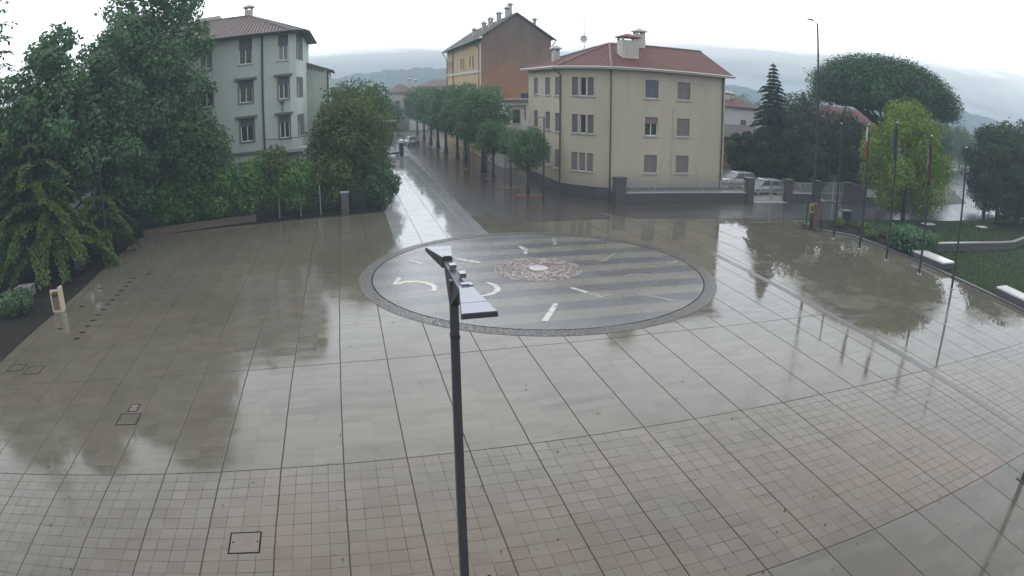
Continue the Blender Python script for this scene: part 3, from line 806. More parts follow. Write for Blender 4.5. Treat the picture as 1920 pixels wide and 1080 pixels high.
q = MB(); q.box(-14.6,-12.4,64.5,66,16.2,17.9); q.build('dormer', M['pale_house'], ro)
# annex behind
an = thing('annex', 'lower pale green wing with sloping roof behind the bay', 'house', (-3,70,0))
fa = F((-6,68.2),(-1.62,68.2)); q = MB()
q.prism([(-6,68.2),(-1.62,68.2),(-1.62,80),(-6,80)], 0, [12.9,11.45,11.45,12.9]); q.build('wall', M['lb_green'], an)
q = MB(); slope(q, (-1.1,67.8,11.35), (-1.1,80.4,11.35), (-6,80.4,13.15), (-6,67.8,13.15)); q.build('roof', M['roof_brown'], an)
q = MB(); q.quad((-6,67.8,13.0),(-1.1,67.8,11.2),(-1.1,67.8,11.34),(-6,67.8,13.14)); q.build('verge', M['roof_dark'], an)
q = MB()
for k in range(7): fbox(q, fa, 2.05+k*.26, 2.17+k*.26, 11.55-k*.07+.1, 11.95-k*.07+.1, .005, .02)
q.build('vent', M['shutter_grey'], an)
pipe(an, fa, 4.3, 0, 11.3, .07, .1)

# ------------------------------------------------------------------ orange house
oh = thing('orange_house', 'tall house with stained orange gable wall and ochre street front', 'house', (21.7,97,0))
gx0, gx1, gy0, gy1, ez = 17.13, 26.32, 83.0, 111.0, 15.5
fg = F((gx0,gy0),(gx1,gy0)); fs_ = F((gx0,gy1),(gx0,gy0))
q = MB(); q.poly([(gx0,gy0,0),(gx1,gy0,0),(gx1,gy0,ez),((gx0+gx1)/2,gy0,18.75),(gx0,gy0,ez)]); q.build('gable_wall', M['orange'], oh)
def sy(y): return gy1-y
wn = []
for a, b_ in ((109.3,107.8),(106.6,105.1),(98.2,97.0),(96.2,95.0),(91,89.9),(88.9,87.8)): wn.append((sy(a),sy(b_),11.75,13.35))
for a, b_ in ((109.2,108.2),(106.6,105.6),(103.5,102.5),(96,95),(94,93),(92,91),(90,89),(88.4,87.4)): wn.append((sy(a),sy(b_),7.2,9.5))
q = MB(); wall(q, fs_, 0, fs_.L, 0, ez, wn, .2); q.quad((gx1,gy0,0),(gx1,gy1,0),(gx1,gy1,ez),(gx1,gy0,ez)); q.quad((gx1,gy1,0),(gx0,gy1,0),(gx0,gy1,ez),(gx1,gy1,ez)); q.build('street_wall', M['ochre'], oh)
for a, b_, z0, z1 in wn: window(oh, fs_, a, b_, z0, z1, 1, .55 if z0 > 10 else .0, 'shutter_grey')
q = MB(); fbox(q, fs_, 0, fs_.L, 10.95, 11.3, 0, .12); fbox(q, fs_, 0, fs_.L, 6.4, 6.75, 0, .12); q.build('string_course', M['pale_house'], oh)
q = MB(); fbox(q, fs_, fs_.L-.9, fs_.L-.02, 0, 14.9, 0, .06); q.build('pilaster', M['pale_house'], oh)
xm = (gx0+gx1)/2
q = MB(); el_, er_ = (gx0-.85), (gx1+.65); sl_ = (18.75-ez)/(xm-gx0); zl = ez-.85*sl_*.75; zr = ez-.65*sl_*.6
slope(q, (el_,gy1+.5,zl+.2), (el_,gy0-.35,zl+.2), (xm,gy0-.35,19.0), (xm,gy1+.5,19.0)); slope(q, (er_,gy0-.35,zr+.2), (er_,gy1+.5,zr+.2), (xm,gy1+.5,19.0), (xm,gy0-.35,19.0))
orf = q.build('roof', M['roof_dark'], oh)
q = MB()
q.quad((el_,gy0-.35,zl),(xm,gy0-.35,18.8),(xm,gy0-.35,18.99),(el_,gy0-.35,zl+.19)); q.quad((xm,gy0-.35,18.8),(er_,gy0-.35,zr),(er_,gy0-.35,zr+.19),(xm,gy0-.35,18.99))
q.quad((el_,gy1+.5,zl),(el_,gy0-.35,zl),(gx0+.02,gy0-.35,zl+.12),(gx0+.02,gy1+.5,zl+.12))
q.quad((xm,gy0-.35,18.8),(el_,gy0-.35,zl),(el_+.02,gy0,zl),(xm,gy0,18.8)); q.quad((er_,gy0-.35,zr),(xm,gy0-.35,18.8),(xm,gy0,18.8),(er_,gy0,zr))
q.build('eave', M['trim_stone'], oh)
MB().tube([(el_-.05,gy1,zl+.1),(el_-.05,gy0-.3,zl+.1)], .1, 6).build('gutter', M['pipe'], oh)
for pp_ in ([(el_,gy0+.8,zl),(gx0-.1,gy0+.9,zl-1.0),(gx0-.1,gy0+.9,2)],[(el_,gy1-.4,zl),(gx0-.1,gy1-.3,zl-1.2),(gx0-.1,gy1-.3,2)],[(gx0-.1,104.4,zl-.3),(gx0-.1,104.4,2)],[(er_,gy0+.2,zr),(gx1+.1,gy0+.2,zr-.9),(gx1+.1,gy0+.2,2)]): MB().tube(pp_, .07, 6).build('downpipe', M['pipe'], oh)

q = MB(); fbox(q, fg, 5.15, 6.2, 6.7, 8.2, .0, .05); q.build('door', M['car_dark'], oh)
q = MB(); fbox(q, fg, 6.7, 6.85, 7.4, 9.6, .0, .15); q.build('flue', M['rust'], oh)
for x_, y_, w_, h_ in ((21.1,85.5,.5,1.5),(21.7,86.2,.45,1.7),(20.6,88,.55,1.4),(19.9,90,.6,1.3),(19.4,92,.5,1.2),(18.6,95,.5,1.1),(24.6,84.6,.35,1.5)):
    zb = lerp(18.9, zl, abs(x_-xm)/(xm-el_)); c_ = chimney(orf, x_, y_, zb-.6, zb+h_, w_, w_, M['pale_house'], M['concrete'])
for xx, yy, z0_, z1_ in ((18.9,91,16.5,18.6),(24.4,87,17.0,19.6)):
    q = MB(); q.tube([(xx,yy,z0_),(xx,yy,z1_)], .03, 5); q.tube([(xx-.6,yy,z1_-.1),(xx+.6,yy,z1_-.08)], .02, 5); q.tube([(xx-.4,yy,z1_-.4),(xx+.4,yy,z1_-.38)], .02, 5); q.build('aerial', M['steel'], orf)

# small white house between
wh = thing('small_house', 'small grey white house with one balcony window below the orange gable', 'house', (18.3,72,0))
fw_ = F((16.9,70),(21.4,70)); q = MB(); wall(q, fw_, 0, 4.5, 0, 7.35, [(.95,1.85,4.9,6.5)], .2); q.quad((16.9,78,0),(16.9,70,0),(16.9,70,7.35),(16.9,78,7.35)); q.quad((16.9,70,7.35),(21.4,70,7.35),(21.4,78,7.35),(16.9,78,7.35)); q.build('wall', M['white_house'], wh)
window(wh, fw_, .95, 1.85, 4.9, 6.5, 0, 0, frame='coping')
q = MB(); fbox(q, fw_, -.15, 4.6, 7.35, 7.6, -8, .25); q.build('roof', M['roof_dark'], wh)
q = MB(); fbox(q, fw_, .5, .62, 5.4, 7.0, 0, .1); fbox(q, fw_, 2.3, 2.42, 5.4, 7.0, 0, .1); fbox(q, fw_, .5, 2.42, 6.88, 7.0, 0, .3); q.build('surround', M['trim_stone'], wh)
q = MB(); fbox(q, fw_, 0, 3.4, 3.75, 3.95, 0, .9); fbox(q, fw_, 0, 3.4, 3.95, 4.75, .8, .88); q.build('balcony', M['white_house'], wh)

# background houses
def house(label, x0, x1, y0, y1, h, rh, wm, rm, wins=(), name='house', hip=.45, chims=()):
    t = thing(name, label, 'house', ((x0+x1)/2, y0, 0))
    f_ = F((x0,y0),(x1,y0)); q = MB(); hs = []
    for a, b_, z0, z1 in wins: hs.append((a,b_,z0,z1))
    wall(q, f_, 0, x1-x0, 0, h, hs, .2)
    for a, b_ in (((x1,y0),(x1,y1)),((x1,y1),(x0,y1)),((x0,y1),(x0,y0))): wall(q, F(a,b_), 0, F(a,b_).L, 0, h)
    q.build('wall', wm, t)
    for hh in hs: window(t, f_, *hh, 1, .4)
    o_ = .5; a, b_, c, d_ = (x0-o_,y0-o_,h), (x1+o_,y0-o_,h), (x1+o_,y1+o_,h), (x0-o_,y1+o_,h)
    ym = (y0+y1)/2; k = hip*(y1-y0)/2*1.0
    p, q_ = (x0+k,ym,h+rh), (x1-k,ym,h+rh)
    r = MB(); slope(r, a, b_, q_, p); slope(r, b_, c, q_); slope(r, c, d_, p, q_); slope(r, d_, a, p)
    ro_ = r.build('roof', rm, t)
    e_ = MB(); e_.prism([(x0-o_,y0-o_),(x1+o_,y0-o_),(x1+o_,y1+o_),(x0-o_,y1+o_)], h-.15, h-.005); e_.build('eave', M['trim_stone'], t)
    for cx_, cy_, zz in chims: chimney(ro_, cx_, cy_, h, zz, .8, .8, M['pale_house'], M['concrete'])
    return t
house('small pale house with brown roof far along the avenue', 10.2, 15.2, 148, 158, 8.5, 2.0, M['pale_house'], M['roof_brown'], [(1,2,5,6.6),(3,4,5,6.6)], chims=[(14.6,151,11.6)])
house('wide pale yellow house beside the orange house far down the avenue', 17.8, 26, 149, 160, 9.6, 1.6, M['yellow_house'], M['roof_brown'], [(1.2,2.3,6,7.8),(4,5,6,7.8)])
house('grey white house between two others far along the avenue', 13.9, 17.6, 143, 147.5, 8.6, 1.2, M['white_house'], M['roof_brown'], [(.8,1.7,5.6,7),(2.2,3,5.6,7)], chims=[(15.4,145,11.2)])
house('white house with red hip roof between cream house and spruce', 46, 56.4, 79, 90, 7.7, 1.6, M['white_house'], M['roof_red'], [(7.2,8.2,4.3,5.8)], chims=[(52.5,82,9.7),(54,83,9.6)])
house('low outbuilding with orange brick gable under the white house', 42.5, 53.4, 71, 77, 3.9, 1.4, M['orange'], M['roof_dark'])
house('dark grey house with faded red roof behind the yellow green tree', 57.4, 69, 61.5, 74, 7.4, 1.9, M['dark_house'], M['roof_red'], [(1.0,1.9,4.2,5.6),(3.0,3.9,4.2,5.6)])

# ------------------------------------------------------------------ lamps
# twin headed lamp in the foreground
def twin_lamp(loc, label):
    t = thing('street_lamp', label, 'street lamp', loc, 'twin head lamps of the square')
    X, Y = loc[0], loc[1]
    q = MB(); q.hexa([(X-.072,Y-.072,0),(X+.072,Y-.072,0),(X+.072,Y+.072,0),(X-.072,Y+.072,0),(X-.052,Y-.052,6.35),(X+.052,Y-.052,6.35),(X+.052,Y+.052,6.35),(X-.052,Y+.052,6.35)])
    q.box(X-.2,X+.2,Y-.2,Y+.2,-.02,.03)
    q.build('pole', M['purple_dark'], t)
    c = X+.05
    q = MB()  # beam that carries both heads
    q.hexa([(X-.058,Y-.06,6.02),(X+.058,Y-.06,6.02),(X+.058,Y+.06,6.05),(X-.058,Y+.06,6.05),(c-.06,Y-.55,6.36),(c+.05,Y-.55,6.36),(c+.05,Y+.8,6.4),(c-.06,Y+.8,6.4)])
    bmn = q.build('bracket', M['purple_dark'], t)
    q = MB(); q.box(X-.062,X+.062,Y-.062,Y+.062,5.55,5.6); q.build('collar', M['dark_metal'], t)
    MB().box(X-.045,X+.045,Y-.076,Y-.068,.7,1.25).build('access_door', M['dark_metal'], t)
    
    for bx_ in ((c+.02,c+.1,Y-.12,Y+.02,6.4,6.46),(c-.04,c+.05,Y+.32,Y+.44,6.41,6.46),(c-.05,c+.09,Y-.62,Y-.5,6.41,6.46)): MB().box(*bx_).build('clamp', M['lamp_top'], bmn)
    for s_, y0_, y1_ in ((-1, Y-.56, Y-1.45), (1, Y+.82, Y+1.7)):
        a0, a1 = .075, .205; zt0, zt1 = 6.44, 6.385; th0, th1 = .15, .055
        def quadz(z0, z1): return [(c-a0,y0_,z0),(c+a0,y0_,z0),(c+a1,y1_,z1),(c-a1,y1_,z1)]
        q = MB(); lo = quadz(zt0-th0, zt1-th1); hi = quadz(zt0, zt1)
        if s_ > 0: q.hexa(lo+hi)
        else: q.hexa([lo[3],lo[2],lo[1],lo[0]]+[hi[3],hi[2],hi[1],hi[0]])
        hd = q.build('lamp_head', M['purple_dark'], t)
        q = MB(); e = .008
        hh = [(c-a0+.006,y0_+s_*.004,zt0+.0),(c+a0-.006,y0_+s_*.004,zt0),(c+a1-.01,y1_-s_*.012,zt1),(c-a1+.01,y1_-s_*.012,zt1)]
        lo = [(p[0],p[1],p[2]+.002) for p in hh]; hi = [(p[0],p[1],p[2]+.012) for p in hh]
        ys_ = .66
        def at_(k, dz): 
            a, b_ = (hh[0],hh[3]) if k == 0 else (hh[1],hh[2])
            return a, b_
        L0, L1, R0, R1 = hh[0], hh[3], hh[1], hh[2]
        for t0, t1 in ((0,ys_-.006),(ys_+.006,1)):
            pts = [tuple(lerp(Vector(A), Vector(B), tt)) for A, B, tt in ((L0,L1,t0),(R0,R1,t0),(R0,R1,t1),(L0,L1,t1))]
            if s_ < 0: pts = pts[::-1]
            q.hexa([(p[0],p[1],p[2]+.001) for p in pts]+[(p[0],p[1],p[2]+.01) for p in pts])
        q.build('cover_plate', M['lamp_top'], hd)
        q = MB(); q.box(c-.05,c+.05,min(y0_-s_*.02,y0_+s_*.05),max(y0_-s_*.02,y0_+s_*.05),zt0+.012,zt0+.03); q.build('joint', M['lamp_top'], hd)
    return t
twin_lamp((1.29,8.15,0), 'dark twin head lamp post standing alone in front of the roundabout')
twin_lamp((16.75,6.85,0), 'dark twin head lamp post cut off by the photo edge')
def arm_lamp(loc, h, arm, label, rot=0, pr=.075):
    t = thing('street_lamp', label, 'street lamp', loc)
    q = MB(); q.tube([(loc[0],loc[1],0),(loc[0],loc[1],h*.5),(loc[0],loc[1],h)], [pr,pr*.85,pr*.6], 10); q.box(loc[0]-.13,loc[0]+.13,loc[1]-.13,loc[1]+.13,-.01,.04); q.build('pole', M['dark_metal'], t)
    s_ = 1 if arm > 0 else -1
    q = MB(); x0 = loc[0]; q.box(min(x0,x0+arm),max(x0,x0+arm),loc[1]-.12,loc[1]+.12,h+.0,h+.05); 
    hd = q.build('lamp_head', M['lamp_top'], t); q = MB(); q.box(min(x0+arm*.35,x0+arm*.95),max(x0+arm*.35,x0+arm*.95),loc[1]-.1,loc[1]+.1,h-.03,h-.002); q.build('lens', M['coping'], hd)
    t.rotation_euler = (0,0,0)
arm_lamp((14.65,47.92,0), 6.6, -.75, 'slim dark lamp post on the pavement by the cream house corner')
arm_lamp((2.66,48.44,0), 6.6, 1.0, 'slim dark lamp post at the avenue mouth beside the brown tree')
arm_lamp((-15.77,38.85,0), 6.6, .9, 'slim dark lamp post in the shade of the cedars')
def tall_lamp():
    t = thing('lamp_mast', 'very tall grey lamp mast in front of the umbrella pine', 'street lamp', (31.29,36.31,0))
    MB().tube([(31.29,36.31,0),(31.29,36.31,4.5),(31.29,36.31,15.0)], [.12,.105,.06], 12).build('pole', M['dark_metal'], t)
    q = MB(); q.tube([(31.29,36.31,14.95),(30.95,36.25,15.12),(30.7,36.2,15.15)], .035, 6); arm = q.build('arm', M['steel'], t)
    q = MB(); q.hexa([(30.15,36.05,15.1),(30.75,36.12,15.1),(30.75,36.3,15.1),(30.15,36.23,15.1),(30.2,36.07,15.2),(30.75,36.12,15.22),(30.75,36.3,15.22),(30.2,36.21,15.2)]); q.build('lamp_head', M['lamp_top'], t)
tall_lamp()

# flag poles
FP = [33.52,30.69,28.0,24.9,22.0]
def flagpole(k, h, label):
    loc = (31.2, FP[k], 0)
    t = thing('flag_pole', label, 'flag pole', loc, 'flag poles along the right side of the plaza')
    MB().tube([(loc[0],loc[1],0),(loc[0],loc[1],h*.5),(loc[0],loc[1],h)], [.08,.07,.045], 10).build('pole', M['dark_metal'], t)
    MB().lathe(loc[0], loc[1], [(.02,h),(.06,h+.03),(.06,h+.08),(.01,h+.13)], 10).build('finial', M['steel'], t)
    MB().lathe(loc[0], loc[1], [(.16,-.01),(.16,.04),(.08,.06)], 12).build('base', M['steel'], t)
    return t
flagpole(0, 7.9, 'bare flag pole farthest back, nearest the tall lamp mast')
flagpole(1, 8.15, 'flag pole flying the drooping white and red flag')
flagpole(2, 8.6, 'flag pole flying the limp dark blue flag')
flagpole(3, 8.2, 'flag pole flying the limp maroon flag with beige edge')
flagpole(4, 8.0, 'bare flag pole standing between the two stone benches')
def flag(k, z0, z1, label, bands, w=.26):
    x, y = 31.2, FP[k]; rng = random.Random(k)
    t = thing('flag', label, 'flag', (x,y,z1)); 
    for nm, a, b_, mat in bands:
        q = MB(); nz = 10
        za, zb = lerp(z1,z0,a), lerp(z1,z0,b_)
        prof = [(-.05,0),(-.05-w*.25,.06),(-.05-w*.45,-.05),(-.05-w*.7,.05),(-.05-w,-.02)]
        if nm == 'hoist': prof = [(-.04-w,.03),(-.04-w*1.25,-.05)]
        vs = []; fs = []
        for i in range(nz+1):
            zz = lerp(za,zb,i/nz); gl = lerp(a,b_,i/nz); ww = .55+.45*math.sin(PI*min(1,.15+gl*.8))
            for px_, py_ in prof: vs.append((x+px_*ww, y+py_*(.6+gl)+.02*math.sin(9*gl+px_*20), zz))
        n_ = len(prof)
        for i in range(nz):
            for j in range(n_-1): fs.append((i*n_+j, i*n_+j+1, (i+1)*n_+j+1, (i+1)*n_+j))
        q.add(vs, fs); ob = q.build(nm, mat, t, smooth=True)
        md = ob.modifiers.new('thickness', 'SOLIDIFY'); md.thickness = .006
flag(1, 6.05, 8.0, 'drooping flag with white upper and red lower part', [('white_cloth',0,.47,M['flag_white']),('red_cloth',.47,1,M['flag_red'])])
flag(2, 6.3, 8.4, 'limp dark blue flag hanging against the yellow green tree', [('cloth',0,1,M['flag_blue'])], .3)
flag(3, 5.4, 7.9, 'limp maroon flag with beige hoist edge hanging on its pole', [('cloth',0,1,M['flag_maroon']),('hoist',.2,.55,M['beige_wood'])], .24)

# ------------------------------------------------------------------ street furniture
def stone_bench(label, pts, front=None):
    cx_ = sum(p[0] for p in pts)/4; cy_ = sum(p[1] for p in pts)/4
    t = thing('stone_bench', label, 'bench', (cx_,cy_,0))
    MB().prism(pts, -.03, .42).build('base', M['dark_wall'], t)
    ins = [(cx_+(p[0]-cx_)*1.02, cy_+(p[1]-cy_)*1.02) for p in pts]
    MB().prism(ins, .42, .52).build('seat', M['bench_stone'], t)
stone_bench('long block bench with wet white top beside the dark hedge block', [(34.2,25.2),(35.6,25.2),(35.6,28.1),(34.2,28.1)])
stone_bench('long block bench with wet white top cut off by the photo edge', [(34.1,16.6),(35.4,16.6),(35.4,20.2),(34.1,20.2)])
for x_, y_, lab in ((45.3,35.8,'pale low stone slab on the upper lawn under the yellow green tree'),(53.8,35.0,'pale low stone slab on the upper lawn below the dark park trees')):
    t = thing('stone_slab', lab, 'stone slab', (x_,y_,0)); MB().box(x_-.7,x_+.7,y_-.25,y_+.25,.3,.5).build('base', M['dark_wall'], t); MB().box(x_-.8,x_+.8,y_-.3,y_+.3,.5,.57).build('top', M['bench_stone'], t)
# litter bin
t = thing('litter_bin', 'dark blue grey litter bin on the verge by the garden bed', 'litter bin', (37.8,39.35,0))
MB().box(37.3,38.3,39.1,39.7,0,.75).build('body', M['car_dark'], t); MB().box(37.25,38.35,39.05,39.75,.75,.82).build('lid', M['shutter_grey'], t); MB().box(37.05,37.28,39.2,39.5,0,.7).build('post', M['concrete'], t)
# round rack with info panel at the mast
t = thing('bike_rack', 'round steel bike rack with yellow panel at the lamp mast foot', 'bike rack', (31.5,36.5,0))
q = MB()
cx_, cy_, rr_ = 31.75, 36.55, .95
for zz in (.05,.32): q.tube([(cx_+rr_*math.cos(a*PI/12), cy_+rr_*math.sin(a*PI/12), zz) for a in range(25)], .025, 6)
for a in range(0,24,4): q.tube([(cx_+rr_*math.cos(a*PI/12), cy_+rr_*math.sin(a*PI/12), 0),(cx_+rr_*math.cos(a*PI/12), cy_+rr_*math.sin(a*PI/12), .32)], .02, 6)
q.build('hoop', M['dark_metal'], t)
for xx, yy, hh in ((30.85,36.35,1.75),(31.15,36.15,1.9),(32.35,36.4,1.4)): MB().tube([(xx,yy,0),(xx,yy,hh)], .045, 8).build('post', M['dark_metal'], t)
MB().box(30.9,31.22,36.05,36.12,1.25,1.95).build('panel', M['yellow'], t); MB().box(30.95,31.15,36.03,36.048,1.4,1.75).build('screen', M['dark_metal'], t)
q = MB(); q.box(31.3,31.75,36.05,36.3,.15,.95); q.box(31.45,31.9,36.3,36.5,.9,1.9); q.build('side_box', M['rust'], t)
# bollard column in the avenue
t = thing('ticket_column', 'dark column with pale green lit top in the avenue', 'bollard', (7.35,88.5,0))
MB().lathe(7.35,88.5,[(.3,0),(.3,1.75)],14).build('shaft', M['dark_metal'], t); MB().lathe(7.35,88.5,[(.3,1.75),(.34,1.8),(.34,2.1),(.1,2.25)],14).build('head', M['white_paint'], t)
t = thing('sign_post', 'thin grey post beside the column in the avenue', 'post', (6.6,89,0)); MB().tube([(6.6,89,0),(6.6,89,3.2)],.05,8).build('pole', M['steel'], t); MB().box(6.5,6.7,88.9,88.94,2.6,3.2).build('plate', M['steel'], t)
t = thing('barrier', 'low dark barrier bar across the avenue left of the column', 'barrier', (5.6,88.2,0))
q = MB(); q.box(4.2,7.0,88.15,88.3,.3,.55); q.box(4.3,4.5,88.1,88.35,0,.3); q.box(6.7,6.9,88.1,88.35,0,.3); q.build('bar', M['dark_metal'], t)

# manhole covers, paving studs
def manhole(x0, x1, y0, y1, label, lid='porphyry'):
    t = thing('manhole_cover', label, 'manhole cover', ((x0+x1)/2,(y0+y1)/2,0), 'manhole covers in the paving')
    q = MB(); w_ = .035; z0, z1 = -.01, .008
    q.box(x0,x1,y0,y0+w_,z0,z1); q.box(x0,x1,y1-w_,y1,z0,z1); q.box(x0,x0+w_,y0+w_,y1-w_,z0,z1); q.box(x1-w_,x1,y0+w_,y1-w_,z0,z1); q.build('frame', M['black_rubber'], t)
    MB().box(x0+w_,x1-w_,y0+w_,y1-w_,z0,.005).build('lid', M[lid], t)
    for xx in (x0+.07, x1-.1): MB().box(xx,xx+.04,(y0+y1)/2,(y0+y1)/2+.05,.004,.007).build('lifting_hole', M['black_rubber'], t)
manhole(-3.33,-2.6,10.86,11.62,'brownish square manhole cover with dark frame, nearest the camera','lid')
manhole(-7.9,-7.14,17.1,17.85,'manhole cover with slab inlay lying across a puddle edge','plaza')
manhole(-7.72,-7.36,18.0,18.5,'small plain manhole cover just behind the puddle one','lid')
manhole(-15.1,-14.2,22.0,22.7,'square manhole cover closest to the shaded plaza edge','plaza')
manhole(-13.95,-13.05,21.6,22.4,'square manhole cover just beside the one at the plaza edge','plaza')
ordn = ['first','second','third','fourth','fifth','sixth','seventh','eighth','ninth','tenth','eleventh','twelfth','thirteenth']
for k in range(13):
    y_ = 25.28 + k*.775; x_ = -12.63
    q = MB(); q.prism([(x_-.17,y_-.05),(x_+.12,y_-.08),(x_+.17,y_+.06),(x_-.12,y_+.08)], -.01, .012)
    tag(q.build('ground_light', M['black_rubber']), '%s dark recessed ground light counted from the near end of the row' % ordn[k], 'ground light', 'row of dark recessed ground lights')
for k, (x_, y_) in enumerate(((-14.26,26.81),(-14.30,30.05),(-14.32,33.16),(-11.83,35.2))):
    q = MB(); q.prism([(x_-.17,y_-.05),(x_+.12,y_-.08),(x_+.17,y_+.06),(x_-.12,y_+.08)], -.01, .012)
    tag(q.build('ground_light', M['black_rubber']), ['lone dark ground light in front of the beige display frame','lone dark ground light just behind the beige display frame','lone dark ground light nearest the parked scooter','lone dark ground light beyond the far end of the row'][k], 'ground light', 'single dark ground lights')
# beige display frame
t = thing('display_stand', 'beige open wooden display stand at the shaded plaza edge', 'display stand', (-15.6,29.75,0))
q = MB(); q.box(-15.95,-15.87,29.6,29.75,0,1.12); q.box(-15.36,-15.24,29.45,29.9,0,1.25); q.box(-15.87,-15.36,29.6,29.7,1.02,1.12); q.build('frame', M['beige_wood'], t)
MB().box(-15.86,-15.37,29.66,29.72,.06,.95).build('back_panel', M['brown_wood'], t); MB().box(-15.86,-15.37,29.5,29.8,.0,.06).build('shelf', M['beige_wood'], t); MB().box(-15.86,-15.37,29.6,29.65,.78,.9).build('sign_strip', M['dark_metal'], t)
t = thing('advert_cabinet', 'tall dark grey cabinet in the deep shade under the cedar', 'cabinet', (-20.3,39.4,0))
MB().box(-20.9,-19.7,39.2,39.7,0,1.9).build('body', M['car_dark'], t); MB().box(-20.8,-19.8,39.17,39.195,.25,1.75).build('door', M['dark_metal'], t); MB().box(-20.95,-19.65,39.15,39.75,1.9,1.97).build('top', M['coping'], t)
t = thing('stone_block', 'grey stone block bench in the shade behind the display stand', 'bench', (-20,33.5,0))
MB().box(-20.5,-19.3,33.2,33.9,-.02,.5).build('base', M['concrete'], t); MB().box(-20.55,-19.25,33.15,33.95,.5,.57).build('seat', M['concrete'], t)
# scooter
t = thing('scooter', 'dark parked scooter with pale windscreen in the shade under the cedars', 'scooter', (-17.2,37,0))
sx, sy_ = -17.2, 37.0
q = MB(); q.lathe(0,0,[(.12,-.07),(.25,-.06),(.25,.06),(.12,.07)],18)
for nm, yy in (('front_wheel',36.45),('rear_wheel',37.65)):
    w_ = MB(); w_.add([(sx+v[2], yy+v[0], .25+v[1]) for v in q.v], q.f); w_.build('wheel', M['black_rubber'], t)
b_ = MB(); b_.hexa([(sx-.18,36.95,.25),(sx+.18,36.95,.25),(sx+.18,37.85,.4),(sx-.18,37.85,.4),(sx-.16,37.05,.72),(sx+.16,37.05,.72),(sx+.2,37.9,.78),(sx-.2,37.9,.78)]); b_.hexa([(sx-.2,36.5,.3),(sx+.2,36.5,.3),(sx+.15,37.0,.3),(sx-.15,37.0,.3),(sx-.22,36.6,1.0),(sx+.22,36.6,1.0),(sx+.2,36.72,1.0),(sx-.2,36.72,1.0)]); b_.build('body', M['car_dark'], t)
MB().box(sx-.15,sx+.15,37.0,37.75,.78,.87).build('seat', M['black_rubber'], t)
hb = MB(); hb.tube([(sx-.38,36.7,1.1),(sx,36.6,1.05),(sx+.38,36.7,1.1)], .03, 6); hb.tube([(sx+.3,36.65,1.1),(sx+.36,36.6,1.35)], .015, 5); hb.tube([(sx-.3,36.65,1.1),(sx-.36,36.6,1.35)], .015, 5); hb.build('handlebar', M['white_paint'], t)
MB().hexa([(sx-.17,36.5,1.0),(sx+.17,36.5,1.0),(sx+.17,36.52,1.0),(sx-.17,36.52,1.0),(sx-.12,36.66,1.42),(sx+.12,36.66,1.42),(sx+.12,36.68,1.42),(sx-.12,36.68,1.42)]).build('windscreen', M['white_paint'], t)
# left low wall, mesh fence
t = thing('low_wall', 'low tan wall along the plaza edge below the green shrubs', 'wall', (-11,47,0))
MB().prism([(-15.6,46.35),(-7.0,48.05),(-7.0,48.4),(-15.6,46.7)], -.05, .42).build('wall', M['tan_wall'], t); MB().prism([(-15.65,46.3),(-6.97,48.0),(-6.97,48.45),(-15.65,46.75)], .42, .48).build('coping', M['tan_wall'], t)
t = thing('mesh_fence', 'dark green mesh fence with pale posts below the shrubs', 'fence', (-3,48.4,0))
q = MB()
for k in range(60): xx = lerp(-7.2,1.2,k/59); q.box(xx-.012,xx+.012,48.4,48.42,.05,1.75)
for zz in (.1,.5,.9,1.3,1.7): q.box(-7.2,1.2,48.421,48.44,zz-.012,zz+.012)
q.build('mesh', M['green_mesh'], t)
for xx in (-5.2,-3.6,-2.1,-.5,1.2): MB().tube([(xx,48.35,0),(xx,48.35,1.55 if xx != -2.1 else 2.2)], .035, 6).build('post', M['concrete'] if xx in (-3.6,-2.1,-5.2) else M['dark_metal'], t)
t = thing('gate_post', 'dark rendered post at the avenue end of the mesh fence', 'pillar', (-.25,47.7,0)); MB().box(-.55,.0,47.6,48.1,0,1.6).build('shaft', M['dark_wall'], t); MB().box(-.6,.05,47.55,48.15,1.6,1.68).build('cap', M['concrete'], t)

